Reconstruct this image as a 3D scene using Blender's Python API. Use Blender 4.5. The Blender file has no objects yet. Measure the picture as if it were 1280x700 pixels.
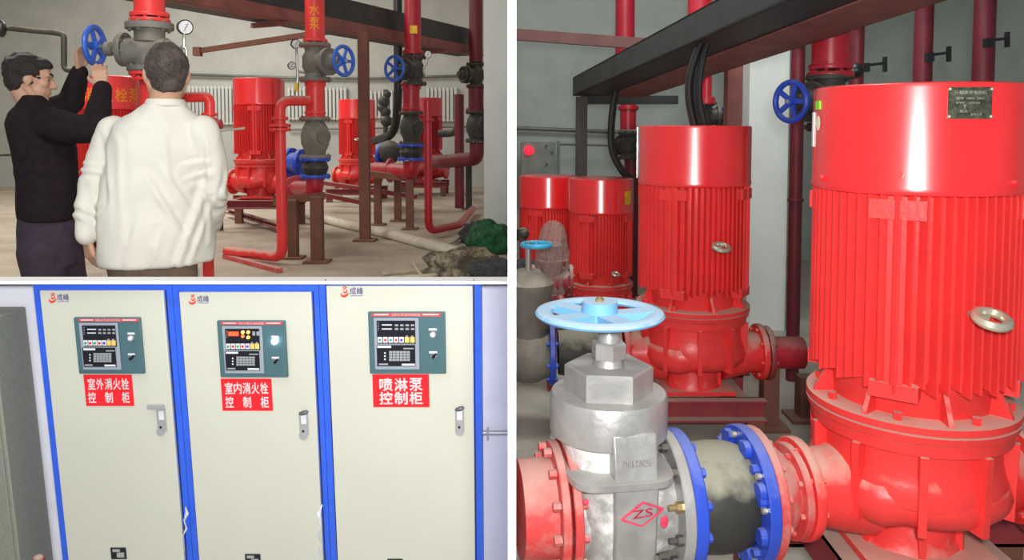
import bpy, math, random
from mathutils import Vector, Matrix, noise
random.seed(7)
PI = math.pi
V = Vector
S = bpy.context.scene
COL = S.collection
# ------------------------------------------------------------------ camera
F = 950.0; PITCH = math.radians(3.0); Y0 = 160 + F*math.tan(PITCH); EYE = 1.2
cam_d = bpy.data.cameras.new('camera'); cam = bpy.data.objects.new('camera', cam_d); COL.objects.link(cam)
cam.location = (0, 0, EYE); cam.rotation_euler = (PI/2-PITCH, 0, 0)
cam_d.sensor_width = 36; cam_d.lens = F/1280*36; cam_d.shift_y = -(350-Y0)/1280
cam_d.clip_start = .05; cam_d.clip_end = 100
S.camera = cam
# ------------------------------------------------------------------ world
W = bpy.data.worlds.new('world'); S.world = W; W.use_nodes = True
W.node_tree.nodes['Background'].inputs[0].default_value = (.80, .90, 1, 1)
W.node_tree.nodes['Background'].inputs[1].default_value = .30
# ------------------------------------------------------------------ lights
def area(name, loc, target, size, power, col=(1, 1, 1), sy=None):
    l = bpy.data.lights.new(name, 'AREA'); l.energy = power; l.color = col; l.size = size
    if sy: l.shape = 'RECTANGLE'; l.size_y = sy
    o = bpy.data.objects.new(name, l); COL.objects.link(o); o.location = loc
    o.rotation_euler = (V(target)-V(loc)).to_track_quat('-Z', 'Y').to_euler(); return o
area('flash_lamp', (.05, -.1, 1.36), (.1, 6, .9), .20, 100, (1, .98, .96))
area('hall_fill', (-4.6, 6.4, 4.3), (-4.6, 8.5, 0), 2.6, 190, (1, .97, .90))  # added ambient fill below the hall ceiling, stands for no visible lamp
area('hall_fill', (-5.4, 11.5, 4.4), (-5.4, 12.5, 0), 2.5, 240, (1, .98, .93))  # second added fill, lifts the far and left hall walls
area('walkway_fill', (-1.7, .9, 3.4), (-2.0, 3.6, .9), 1.2, 55, (1, .98, .94))  # added fill aimed down at the men, no fitting there
area('control_room_fill', (-1.1, .5, .9), (-1.0, 2.5, .1), .9, 4, (.84, .92, 1))  # added cool fill hanging free in front of the cabinets
area('pump_room_fill', (.9, 4.4, 4.2), (.9, 7.0, .5), 1.4, 95, (.96, 1, .98))  # added ambient fill, set left so the pier shades the right wall
area('pump_room_fill', (.9, .6, 3.2), (1.0, 2.6, .2), 1.0, 18, (1, 1, 1))  # added weak fill over the foreground valve and pump
S.view_settings.view_transform = 'Standard'; S.view_settings.look = 'None'
S.view_settings.exposure = 0.0; S.view_settings.gamma = 1.0; S.view_settings.use_curve_mapping = False
# ------------------------------------------------------------------ geometry helpers
CAMP = V((0, 0, EYE))
def ray(u, v):
    x = (u-640)/F; z = (Y0-v)/F
    return V((x, math.cos(PITCH)+z*math.sin(PITCH), -math.sin(PITCH)+z*math.cos(PITCH)))
def P(u, v, d):
    r = ray(u, v); return CAMP + r*(d/r.y)
def PZ(u, v, z):
    r = ray(u, v); return CAMP + r*((z-EYE)/r.z)
def m(px, d): return px*d/F
def basis(ax, ref=None):
    ax = V(ax).normalized()
    r = V(ref) if ref is not None else (V((0, 0, 1)) if abs(ax.z) < .9 else V((0, -1, 0)))
    a = r.cross(ax)
    if a.length < 1e-5: a = V((1, 0, 0)).cross(ax)
    a.normalize(); b = ax.cross(a); return a, b, ax
class G:
    def __init__(s): s.v = []; s.f = []
    def add(s, vs, fs):
        n = len(s.v); s.v += [V(p) for p in vs]; s.f += [tuple(i+n for i in f) for f in fs]; return s
    def box(s, lo, hi):
        x0, y0, z0 = lo; x1, y1, z1 = hi
        return s.add([(x0,y0,z0),(x1,y0,z0),(x1,y1,z0),(x0,y1,z0),(x0,y0,z1),(x1,y0,z1),(x1,y1,z1),(x0,y1,z1)],
                     [(0,3,2,1),(4,5,6,7),(0,1,5,4),(1,2,6,5),(2,3,7,6),(3,0,4,7)])
    def beam(s, p0, p1, w, h, ref=None):      # w across (horizontal), h along ref
        p0 = V(p0); p1 = V(p1); a, b, c = basis(p1-p0, ref)
        q = [(-1,-1),(1,-1),(1,1),(-1,1)]
        vs = [p+a*(i*w/2)+b*(j*h/2) for p in (p0, p1) for i, j in q]
        return s.add(vs, [(0,3,2,1),(4,5,6,7),(0,1,5,4),(1,2,6,5),(2,3,7,6),(3,0,4,7)])
    def lathe(s, p, ax, prof, n=24, ref=None, ph=0):
        p = V(p); a, b, c = basis(ax, ref); vs = []; fs = []
        for t, r in prof:
            for k in range(n):
                an = 2*PI*k/n+ph; vs.append(p+c*t+(a*math.cos(an)+b*math.sin(an))*r)
        for i in range(len(prof)-1):
            for k in range(n):
                k2 = (k+1) % n; fs.append((i*n+k, i*n+k2, (i+1)*n+k2, (i+1)*n+k))
        fs.append(tuple(reversed(range(n)))); fs.append(tuple((len(prof)-1)*n+k for k in range(n)))
        return s.add(vs, fs)
    def cyl(s, p0, p1, r, r1=None, n=20, ref=None, ph=0):
        p0 = V(p0); p1 = V(p1); return s.lathe(p0, p1-p0, [(0, r), ((p1-p0).length, r if r1 is None else r1)], n, ref, ph)
    def tube(s, pts, r, n=12, closed=False):
        pts = [V(p) for p in pts]; N = len(pts); vs = []; fs = []
        rs = r if isinstance(r, (list, tuple)) else [r]*N
        t0 = (pts[1]-pts[0]).normalized(); a, b, _ = basis(t0)
        for i, p in enumerate(pts):
            if closed: t = (pts[(i+1) % N]-pts[i-1])
            else: t = pts[min(i+1, N-1)]-pts[max(i-1, 0)]
            if t.length < 1e-9: t = t0
            t.normalize(); a = (a-t*a.dot(t)).normalized(); b = t.cross(a)
            k = 1.0
            if 0 < i < N-1:
                c = (pts[i]-pts[i-1]).normalized().dot((pts[i+1]-pts[i]).normalized()); k = 1/max(.7, math.sqrt(max(0, (1+c)/2)))
            for j in range(n):
                an = 2*PI*j/n; vs.append(p+(a*math.cos(an)+b*math.sin(an))*rs[i]*(1 if N > 40 else 1))
        M_ = N if closed else N-1
        for i in range(M_):
            i2 = (i+1) % N
            for j in range(n):
                j2 = (j+1) % n; fs.append((i*n+j, i*n+j2, i2*n+j2, i2*n+j))
        if not closed: fs.append(tuple(reversed(range(n)))); fs.append(tuple((N-1)*n+j for j in range(n)))
        return s.add(vs, fs)
    def torus(s, c, ax, R, r, n=40, k=10, rz=None):
        a, b, x = basis(ax); c = V(c); vs = []; fs = []; rz = rz or r
        for i in range(n):
            e = a*math.cos(2*PI*i/n)+b*math.sin(2*PI*i/n)
            for j in range(k):
                an = 2*PI*j/k; vs.append(c+e*(R+r*math.cos(an))+x*(rz*math.sin(an)))
        for i in range(n):
            for j in range(k):
                fs.append((i*k+j, ((i+1) % n)*k+j, ((i+1) % n)*k+(j+1) % k, i*k+(j+1) % k))
        return s.add(vs, fs)
    def prism(s, poly, vec):
        n = len(poly); vec = V(vec); vs = [V(p) for p in poly]+[V(p)+vec for p in poly]
        return s.add(vs, [tuple(reversed(range(n))), tuple(range(n, 2*n))]+[(i, (i+1) % n, n+(i+1) % n, n+i) for i in range(n)])
    def ell(s, c, r, n=20, k=12, M3=None):
        c = V(c); r = (r, r, r) if not isinstance(r, (tuple, list)) else r; vs = []; fs = []
        for i in range(k+1):
            th = PI*i/k
            for j in range(n):
                ph = 2*PI*j/n; q = V((math.sin(th)*math.cos(ph)*r[0], math.sin(th)*math.sin(ph)*r[1], math.cos(th)*r[2]))
                vs.append(c+(M3 @ q if M3 else q))
        for i in range(k):
            for j in range(n): fs.append((i*n+j, (i+1)*n+j, (i+1)*n+(j+1) % n, i*n+(j+1) % n))
        return s.add(vs, fs)
    def loft(s, rings):
        n = len(rings[0]); vs = [p for r in rings for p in r]; fs = []
        for i in range(len(rings)-1):
            for k in range(n): fs.append((i*n+k, i*n+(k+1) % n, (i+1)*n+(k+1) % n, (i+1)*n+k))
        fs.append(tuple(reversed(range(n)))); fs.append(tuple((len(rings)-1)*n+k for k in range(n)))
        return s.add(vs, fs)
    def limb(s, pts, rs, n=16):             # tapered limb with round ends
        pts = [V(p) for p in pts]; q = []; r = []
        for i in range(len(pts)-1):
            for k in range(6):
                t = k/6; q.append(pts[i].lerp(pts[i+1], t)); r.append(rs[i]*(1-t)+rs[i+1]*t)
        q.append(pts[-1]); r.append(rs[-1]); s.tube(q, r, n)
        for i, p in enumerate(pts): s.ell(p, rs[i]*.99, 14, 8)
        return s
def bend(pts, R, k=6):                        # round the corners of a polyline
    pts = [V(p) for p in pts]; out = [pts[0]]
    for i in range(1, len(pts)-1):
        a = pts[i-1]-pts[i]; b = pts[i+1]-pts[i]; l = min(R, a.length*.49, b.length*.49)
        p0 = pts[i]+a.normalized()*l; p1 = pts[i]+b.normalized()*l
        for j in range(k+1):
            t = j/k; out.append(p0*(1-t)**2+pts[i]*2*t*(1-t)+p1*t*t)
    out.append(pts[-1]); return out
def wl(o):
    v = V((0, 0, 0))
    while o: v = v+o.location; o = o.parent
    return v
def mesh(name, g, ang=35, fix=True):
    me = bpy.data.meshes.new(name); me.from_pydata([tuple(p) for p in g.v], [], g.f)
    if fix:
        import bmesh
        b = bmesh.new(); b.from_mesh(me); bmesh.ops.recalc_face_normals(b, faces=b.faces[:]); b.to_mesh(me); b.free()
    me.polygons.foreach_set('use_smooth', [True]*len(me.polygons))
    if ang < 180: me.set_sharp_from_angle(angle=math.radians(ang))
    return me
def part(name, g, mat, parent=None, label=None, ang=35, bev=0):
    o = wl(parent) if parent else V((0, 0, 0))
    if parent: g.v = [p-o for p in g.v]
    me = mesh(name, g, ang); me.materials.append(mat)
    ob = bpy.data.objects.new(name, me); COL.objects.link(ob); ob.parent = parent
    if label: ob['label'] = label
    if bev:
        bm_ = ob.modifiers.new('bevel', 'BEVEL'); bm_.width = bev; bm_.segments = 2; bm_.limit_method = 'ANGLE'
    return ob
def thing(name, label, cat, loc=(0, 0, 0), group=None):
    o = bpy.data.objects.new(name, None); COL.objects.link(o); o.location = loc; o.empty_display_size = .05
    o['label'] = label; o['category'] = cat
    if group: o['group'] = group
    return o
def solo(name, g, mat, label, cat, group=None, ang=35, bev=0, kind=None):
    lo = V([min(p[i] for p in g.v) for i in range(3)]); hi = V([max(p[i] for p in g.v) for i in range(3)])
    c = V(((lo.x+hi.x)/2, (lo.y+hi.y)/2, lo.z)); g.v = [p-c for p in g.v]
    ob = part(name, g, mat, None, label, ang, bev); ob.location = c; ob['category'] = cat
    if group: ob['group'] = group
    if kind: ob['kind'] = kind
    return ob
def struct(name, g, mat, parent=None, label=None):
    ob = part(name, g, mat, parent, label)
    ob['kind'] = 'structure'
    return ob
# ------------------------------------------------------------------ materials
def mat(name, col, rough=.5, metal=0, var=.12, vs=6., dust=0., dustc=(.42, .36, .29), bump=0., bs=40., col2=None, fac2=0., s2=3., spec=.5, coat=0., flat=False, thr=.5):
    mt = bpy.data.materials.new(name); mt.use_nodes = True; nt = mt.node_tree; N = nt.nodes; L = nt.links
    b = N['Principled BSDF']; b.inputs['Roughness'].default_value = rough; b.inputs['Metallic'].default_value = metal
    b.inputs['Specular IOR Level'].default_value = spec; b.inputs['Coat Weight'].default_value = coat; b.inputs['Coat Roughness'].default_value = .27
    if flat: b.inputs['Base Color'].default_value = (*col, 1); return mt
    tc = N.new('ShaderNodeTexCoord'); g = N.new('ShaderNodeNewGeometry')
    nz = N.new('ShaderNodeTexNoise'); nz.inputs['Scale'].default_value = vs; nz.inputs['Detail'].default_value = 6; L.new(g.outputs['Position'], nz.inputs['Vector'])
    mr = N.new('ShaderNodeMapRange'); mr.inputs[1].default_value = .3; mr.inputs[2].default_value = .7; mr.inputs[3].default_value = 1-var; mr.inputs[4].default_value = 1+var*.6
    L.new(nz.outputs['Fac'], mr.inputs[0])
    hv = N.new('ShaderNodeVectorMath'); hv.operation = 'SCALE'; hv.inputs[0].default_value = col; L.new(mr.outputs[0], hv.inputs['Scale'])
    out = hv.outputs[0]
    if fac2:
        n2 = N.new('ShaderNodeTexNoise'); n2.inputs['Scale'].default_value = s2; n2.inputs['Detail'].default_value = 8; n2.inputs['Roughness'].default_value = .65; L.new(g.outputs['Position'], n2.inputs['Vector'])
        m2 = N.new('ShaderNodeMapRange'); m2.inputs[1].default_value = thr-.03; m2.inputs[2].default_value = thr+.12; m2.inputs[4].default_value = fac2; L.new(n2.outputs['Fac'], m2.inputs[0])
        mx = N.new('ShaderNodeMix'); mx.data_type = 'RGBA'; L.new(m2.outputs[0], mx.inputs[0]); L.new(out, mx.inputs[6]); mx.inputs[7].default_value = (*col2, 1); out = mx.outputs[2]
    if dust:
        sp = N.new('ShaderNodeSeparateXYZ'); L.new(g.outputs['Normal'], sp.inputs[0])
        n3 = N.new('ShaderNodeTexNoise'); n3.inputs['Scale'].default_value = 14; n3.inputs['Detail'].default_value = 5; L.new(g.outputs['Position'], n3.inputs['Vector'])
        a = N.new('ShaderNodeMath'); a.operation = 'MULTIPLY_ADD'; L.new(n3.outputs['Fac'], a.inputs[0]); a.inputs[1].default_value = 1.2; L.new(sp.outputs[2], a.inputs[2])
        m3 = N.new('ShaderNodeMapRange'); m3.inputs[1].default_value = .95; m3.inputs[2].default_value = 1.45; m3.inputs[3].default_value = .04*dust; m3.inputs[4].default_value = dust; L.new(a.outputs[0], m3.inputs[0])
        mx = N.new('ShaderNodeMix'); mx.data_type = 'RGBA'; L.new(m3.outputs[0], mx.inputs[0]); L.new(out, mx.inputs[6]); mx.inputs[7].default_value = (*dustc, 1); out = mx.outputs[2]
        rr = N.new('ShaderNodeMapRange'); rr.inputs[3].default_value = rough; rr.inputs[4].default_value = .9; L.new(m3.outputs[0], rr.inputs[0]); L.new(rr.outputs[0], b.inputs['Roughness'])
    L.new(out, b.inputs['Base Color'])
    if bump:
        n4 = N.new('ShaderNodeTexNoise'); n4.inputs['Scale'].default_value = bs; n4.inputs['Detail'].default_value = 5; L.new(g.outputs['Position'], n4.inputs['Vector'])
        bp = N.new('ShaderNodeBump'); bp.inputs['Strength'].default_value = bump; bp.inputs['Distance'].default_value = .01; L.new(n4.outputs['Fac'], bp.inputs['Height']); L.new(bp.outputs[0], b.inputs['Normal'])
    return mt
def emit(name, col, st):
    mt = bpy.data.materials.new(name); mt.use_nodes = True; b = mt.node_tree.nodes['Principled BSDF']
    b.inputs['Base Color'].default_value = (*col, 1); b.inputs['Emission Color'].default_value = (*col, 1); b.inputs['Emission Strength'].default_value = st; return mt
red = mat('red_paint', (.82, .030, .030), .34, dust=.85, var=.1, bump=.12, bs=60, dustc=(.58, .38, .30))
redhood = mat('glossy_red_paint', (.84, .016, .020), .21, dust=.10, var=.06, bump=.02, bs=9, dustc=(.5, .35, .28), coat=.7, spec=.8)
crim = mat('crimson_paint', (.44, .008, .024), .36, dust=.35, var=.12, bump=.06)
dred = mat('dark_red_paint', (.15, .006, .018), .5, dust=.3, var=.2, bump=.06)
salmon = mat('dusty_red_paint', (.62, .045, .045), .5, dust=.9, dustc=(.56, .32, .27), var=.15, bump=.1, col2=(.52, .30, .26), fac2=.5, s2=9)
brown = mat('brown_primer_steel', (.17, .060, .038), .7, var=.25, dust=.7, dustc=(.34, .22, .15), bump=.15)
maroon = mat('maroon_steel', (.26, .018, .028), .6, var=.2, dust=.9, dustc=(.46, .36, .29), bump=.1)
traygrey = mat('dark_tray_steel', (.030, .034, .032), .55, var=.35, dust=.25, bump=.2, bs=12)
traybrown = mat('tray_rust_steel', (.27, .090, .078), .65, var=.3, dust=.3, bump=.1)
castiron = mat('cast_iron_dusty', (.20, .185, .155), .6, metal=.2, var=.35, dust=.8, dustc=(.42, .38, .30), bump=.3, bs=30)
darkiron = mat('dark_cast_iron', (.045, .043, .038), .6, var=.4, dust=.4, bump=.25)
silver = mat('silver_paint_iron', (.42, .42, .405), .42, metal=.45, var=.2, vs=12, dust=.45, dustc=(.50, .48, .44), bump=.25, bs=28, col2=(.25, .25, .24), fac2=.55, s2=5, thr=.56)
silverw = mat('whitened_iron', (.38, .375, .36), .55, metal=.2, var=.25, vs=9, bump=.3, bs=22, col2=(.85, .84, .83), fac2=.95, s2=7, thr=.47)
bluep = mat('blue_paint', (.018, .065, .52), .4, var=.2, dust=.4, bump=.15, bs=50, dustc=(.3, .36, .55))
bluew = mat('blue_wheel_paint', (.035, .13, .60), .35, var=.1, dust=.2, dustc=(.3, .4, .6))
ltblue = mat('pale_blue_paint', (.17, .45, .74), .35, var=.12, dust=.75, dustc=(.52, .68, .80), bump=.05)
rubber = mat('black_rubber', (.020, .020, .018), .55, var=.3, dust=.95, dustc=(.33, .32, .24), bump=.15, bs=30)
black = mat('black_plastic', (.012, .012, .013), .4, var=.2)
cable = mat('black_cable', (.014, .014, .014), .38, var=.3)
steel = mat('bare_steel', (.55, .54, .50), .3, metal=.9, var=.2)
brass = mat('brass', (.62, .46, .22), .35, metal=.8, var=.2)
brass2 = mat('pale_brass', (.60, .58, .44), .3, metal=.6, var=.2)
yellow = mat('yellow_handle', (.75, .6, .05), .4, var=.1)
wallm = mat('hall_plaster', (.50, .50, .455), .9, var=.10, vs=1.3, bump=.35, bs=14, col2=(.40, .40, .37), fac2=.5, s2=1.6)
wallp = mat('pump_room_plaster', (.47, .50, .465), .9, var=.10, vs=1.3, bump=.35, bs=14, col2=(.36, .38, .36), fac2=.5, s2=1.4)
columnm = mat('column_plaster', (.70, .73, .69), .85, var=.06, vs=3, bump=.2, bs=20)
wallc = mat('control_room_plaster', (.82, .82, .90), .85, var=.05, vs=4, bump=.1, col2=(.55, .55, .60), fac2=.35, s2=2.5, thr=.6)
white = mat('white_board', (.93, .93, .93), .6, var=.01)
floorm = mat('concrete_floor', (.44, .37, .285), .85, var=.22, vs=2.2, bump=.3, bs=25, col2=(.56, .50, .41), fac2=.5, s2=1.7)
floorp = mat('pump_room_concrete', (.42, .40, .34), .85, var=.22, vs=2.5, bump=.3, bs=25, col2=(.52, .49, .42), fac2=.5, s2=2)
radm = mat('radiator_enamel', (.60, .61, .57), .45, var=.08)
pvc = mat('dusty_plastic_pipe', (.74, .69, .56), .5, var=.1, dust=.6, dustc=(.52, .43, .33))
galv = mat('galvanised_pipe', (.17, .175, .16), .5, metal=.4, var=.3, dust=.3)
orange = mat('orange_lettering', (.95, .34, .02), .6, var=.05)
cyanm = mat('cyan_paint', (.05, .42, .68), .4, var=.1)
# ------------------------------------------------------------------ the setting
WY = 15.5; RY = 10.0; ZC = 4.7; Z3 = -.55
struct('wall_back', G().box((-11.2, WY, -.9), (-.006, WY+.2, ZC)), wallm)
struct('wall_left', G().box((-11.2, 2.78, -.9), (-11.0, WY, ZC)), wallm)
struct('floor', G().box((-11.2, 5.9, -.85), (-.006, WY, 0)), floorm, label='dusty concrete floor of the pump hall')
struct('floor', G().box((-11.2, 2.78, -.85), (-.006, 5.9, -.2)), floorm)
struct('floor', G().box((-2.9, .0, -.95), (-.006, 2.78, -.85)), floorp)
struct('floor', G().box((.006, .4, -.75), (6.4, RY, Z3)), floorp, label='grey concrete floor of the pump room')
struct('ceiling', G().box((-11.2, 1.15, ZC), (6.4, WY, ZC+.15)), wallm)
struct('wall_back', G().box((.006, RY, -.75), (6.4, RY+.2, ZC)), wallp, label='grey plaster wall of the pump room')
struct('wall_right', G().box((6.2, 1.15, -.75), (6.4, RY, ZC)), wallp)
# white partition sheet between the rooms
struct('wall_middle', G().box((-.0061, 1.15, -.95), (.0061, WY, ZC)), white, label='thin white partition between the pump rooms')
# plaster pier at the right of the hall and pale pier in the pump room
x0 = (605-640)/F*8.0
struct('wall_right', G().box((x0, 8.0, 0), (-.0065, 8.5, ZC)), columnm, label='pale plaster pier at the right of the hall')
a = P(934, 300, 6.5); b = P(983, 300, 6.5)
struct('wall_pier', G().box((a.x, 6.5, Z3), (b.x, 7.0, ZC)), columnm, label='pale plaster pier behind the pumps')
# control room wall (leaning with the cabinets) and sloping white cap board
K = math.tan(math.radians(6.5)); YT = 2.40
ZT = P(300, 355, YT).z
def LP(u, v, off=0.):
    r = ray(u, v); yt = YT-off; t = (yt+K*(ZT-EYE))/(r.y+K*r.z); return CAMP+r*t
def LX(x, z, off=0.): return V((x, YT-off+K*(ZT-z), z))
def lbox(g, x0, x1, z0, z1, o0, o1):
    vs = [LX(x, z, o) for z in (z0, z1) for x, o in ((x0, o1), (x1, o1), (x1, o0), (x0, o0))]
    return g.add(vs, [(0,3,2,1),(4,5,6,7),(0,1,5,4),(1,2,6,5),(2,3,7,6),(3,0,4,7)])
def lpx(g, u0, v0, u1, v1, o0, o1):
    p = LP((u0), (v0+v1)/2, o1); q = LP(u1, (v0+v1)/2, o1); t = LP((u0+u1)/2, v0, o1); b = LP((u0+u1)/2, v1, o1)
    return lbox(g, p.x, q.x, b.z, t.z, o0, o1)
cw = lbox(G(), -2.9, -.0062, -.85, ZT-.036, -.17, -.135)
struct('wall_front', cw, wallc, label='lilac white wall behind the control cabinets')
z1 = P(300, 355.2, 2.36).z; z2 = P(300, 351.5, 2.36).z; z3 = P(300, 346, 2.60).z
cb = G().prism([(-2.9, 2.36, z1), (-2.9, 2.36, z2), (-2.9, 2.60, z3), (-2.9, 2.60, z3-.012)], (2.9-.0062, 0, 0))
struct('trim_1', cb, white, label='white cap board on top of the low wall')
# ------------------------------------------------------------------ generic builders
def text_mesh(s, bold=.012, grid=0):
    c = bpy.data.curves.new('t', 'FONT'); c.body = s; c.resolution_u = 3
    o = bpy.data.objects.new('t', c); COL.objects.link(o); bpy.context.view_layer.update()
    me = bpy.data.meshes.new_from_object(o.evaluated_get(bpy.context.evaluated_depsgraph_get()))
    import bmesh
    bt = bmesh.new(); bt.from_mesh(me); xs = [v.co.x for v in bt.verts]
    if grid:
        for k in range(1, grid*len(s)):
            xx = min(xs)+(max(xs)-min(xs))*k/(grid*len(s))
            bmesh.ops.bisect_plane(bt, geom=bt.verts[:]+bt.edges[:]+bt.faces[:], plane_co=(xx, 0, 0), plane_no=(1, 0, 0))
    bt.verts.index_update()
    vs = [v.co.copy() for v in bt.verts]; fs = [tuple(v.index for v in f.verts) for f in bt.faces]; bt.free()
    bpy.data.objects.remove(o); bpy.data.curves.remove(c); bpy.data.meshes.remove(me)
    x0 = min(v.x for v in vs); x1 = max(v.x for v in vs); y0 = min(v.y for v in vs); y1 = max(v.y for v in vs)
    n = len(vs); VS = []; FS = []
    for dx, dy in (((-.5, 0), (.5, 0), (0, .5), (0, -.5)) if bold > .015 else ((0, 0),)):
        k = len(VS); q = bold*1.1
        VS += [((v.x-x0+dx*q)/(x1-x0), (v.y-y0+dy*q)/(y1-y0)) for v in vs]; FS += [tuple(i+k for i in f) for f in fs]
    return VS, FS
def text_g(g, s, fn, bold=.012, grid=0):
    vs, fs = text_mesh(s, bold, grid); return g.add([fn(a, b) for a, b in vs], fs)
def planefn(o, dx, dy): o = V(o); dx = V(dx); dy = V(dy); return lambda a, b: o+dx*a+dy*b
def bolts(g, c, ax, R, n, r=.011, h=.02, ph=.2, both=0):
    a, b, x = basis(ax); c = V(c)
    for k in range(n):
        e = (a*math.cos(2*PI*k/n+ph)+b*math.sin(2*PI*k/n+ph))*R
        g.cyl(c+e-x*both, c+e+x*h, r, n=6)
    return g
def add_bolts(parent, c, ax, R, n, r, h, mt, ph=.2, both=0, name='bolt'):
    dist = (V(c)-CAMP).length
    if 2*r*F/dist > 7:
        a, b, x = basis(ax); c = V(c)
        for k in range(n):
            e = (a*math.cos(2*PI*k/n+ph)+b*math.sin(2*PI*k/n+ph))*R
            part(name, G().cyl(c+e-x*both, c+e+x*h, r, n=6), mt, parent)
    else:
        o = part(name+'s', bolts(G(), c, ax, R, n, r, h, ph, both), mt, parent); o['kind'] = 'stuff'
def flange_parts(parent, c, ax, r, t, mt, nb=8, name='flange', bm=None, br=None, label=None):
    c = V(c); x = V(ax).normalized()
    g = G().lathe(c-x*t/2, ax, [(0, r*.985), (t*.12, r), (t*.88, r), (t, r*.985)], 32)
    f = part(name, g, mt, parent, label)
    if nb:
        br = br or r*.07; add_bolts(f, c, ax, r*.84, nb, br, t/2+br*1.3, bm or mt, both=t/2+br*1.3)
    return f
def wheel_g(g, c, ax, R, r, spokes=4, sw=None, rz=None, ph=0, hub=.2):
    a, b, x = basis(ax); c = V(c); g.torus(c, ax, R-r, r, 44, 10, rz)
    sw = sw or r*1.6
    for k in range(spokes):
        e = a*math.cos(2*PI*k/spokes+ph)+b*math.sin(2*PI*k/spokes+ph)
        g.beam(c-x*r*.4, c+e*(R-r), sw, r*.9, ref=x)
    g.lathe(c-x*r*1.6, ax, [(0, R*hub), (r*3, R*hub*.9)], 18)
    return g
def gate_valve(label, c, pax, bax, s, m1, mw, group=None, wheelR=.16, wx=.36, wm=None, cat='valve', spokes=5):
    """pipe axis pax, bonnet and handwheel along bax; flanges of radius .14*s"""
    c = V(c); p = V(pax).normalized(); b = V(bax).normalized()
    t = thing('gate_valve', label, cat, c, group)
    g = G().lathe(c-p*.15*s, p, [(0, .105*s), (.05*s, .088*s), (.10*s, .115*s), (.20*s, .115*s), (.25*s, .088*s), (.30*s, .105*s)], 24)
    g.lathe(c, b, [(0, .105*s), (.13*s, .095*s), (.15*s, .09*s)], 24)
    part('body', g, m1, t)
    for q in (-1, 1): flange_parts(t, c+p*q*.155*s, p, .142*s, .028*s, m1, 8)
    flange_parts(t, c+b*.165*s, b, .125*s, .04*s, m1, 8, 'bonnet_flange')
    part('bonnet', G().lathe(c+b*.18*s, b, [(0, .08*s), (.05*s, .062*s), (.09*s, .035*s), (.10*s, .045*s), (.125*s, .045*s), (.13*s, .02*s)], 18), m1, t)
    part('stem', G().cyl(c+b*.28*s, c+b*(wx+.03)*s, .013*s, n=10), steel, t)
    part('handwheel', wheel_g(G(), c+b*wx*s, b, wheelR*s, .018*s, spokes), mw, t)
    return t
def check_valve(label, c, s, m1, group=None):
    c = V(c); t = thing('check_valve', label, 'valve', c, group); z = V((0, 0, 1))
    part('body', G().lathe(c-z*.18*s, z, [(0, .09*s), (.04*s, .10*s), (.12*s, .135*s), (.2*s, .14*s), (.28*s, .12*s), (.33*s, .09*s), (.36*s, .09*s)], 28), m1, t)
    for q in (-1, 1): flange_parts(t, c+z*q*.185*s, z, .15*s, .028*s, m1, 8)
    tocam = (CAMP-c); tocam.z = 0; tocam.normalize(); side = V((-tocam.y, tocam.x, 0)); d = (tocam*.8+side*.6)
    flange_parts(t, c+d*.135*s+z*.01, d, .075*s, .03*s, m1, 6, 'side_cover')
    return t
def flex_joint(label, p0, p1, r, mf, group=None, mr=None, nb=8, bulge=1.12):
    p0 = V(p0); p1 = V(p1); x = (p1-p0); L = x.length; x.normalize()
    t = thing('rubber_joint', label, 'pipe joint', (p0+p1)/2, group); tt = L*.14
    part('rubber_sleeve', G().lathe(p0+x*tt, x, [(0, r*.72), (L*.15, r*.78), (L*.36, r*.78*bulge), (L*.57, r*.78), (L-2*tt, r*.72)], 32), mr or rubber, t)
    for q in (p0+x*tt/2, p1-x*tt/2): flange_parts(t, q, x, r, tt, mf, nb)
    return t
def gauge(label, u, v, d, rpx, tail, group=None):
    c = P(u, v, d); r = m(rpx, d); n = (CAMP-c).normalized(); n = (n+V((.35, 0, 0))).normalized()
    t = thing('pressure_gauge', label, 'gauge', c, group)
    part('case', G().lathe(c-n*r*.7, n, [(0, r*.9), (r*.1, r), (r*.65, r), (r*.7, r*.9)], 24), black, t)
    part('dial', G().lathe(c, n, [(0, r*.84), (.002, r*.84)], 24), dialm, t)
    a, b, _ = basis(n)
    part('needle', G().beam(c+n*.004-b*r*.5-a*r*.2, c+n*.004+b*r*.5+a*r*.25, r*.07, r*.03, ref=n), black, t)
    pts = [c-n*r*.4]+[P(x, y, d) for x, y in tail]
    part('siphon_tube', G().tube(bend(pts, m(4, d)), m(1.6, d), 8), steel, t)
    return t
dialm = mat('gauge_dial', (.80, .80, .80), .4, var=.03)
def post(name, label, u, v0, d, z0, w, mt, cat='post', group=None, v1=None, plate=True, h=None):
    p = P(u, v0, d); p1 = V((p.x, p.y, z0)); t = thing(name, label, cat, p1, group)
    part('column', G().beam(p1, p, w, h or w, ref=(0, 1, 0)), mt, t)
    if plate: part('base_plate', G().box((p.x-w*1.1, p.y-w, z0), (p.x+w*1.1, p.y+w, z0+.02)), mt, t)
    return t
def pipe(name, label, pts, r, mt, cat='pipe', group=None, R=None, n=18, fl=(), flm=None):
    """fl: list of (point, axis, radius, thickness)"""
    pts = [V(p) for p in pts]; lo = min(pts, key=lambda p: p.z)
    t = thing(name, label, cat, lo, group)
    part('pipe_run', G().tube(bend(pts, R or r*1.6) if len(pts) > 2 else pts, r, n), mt, t)
    for c, ax, fr, ft in fl: flange_parts(t, c, ax, fr, ft, flm or mt, 8)
    return t
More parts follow.
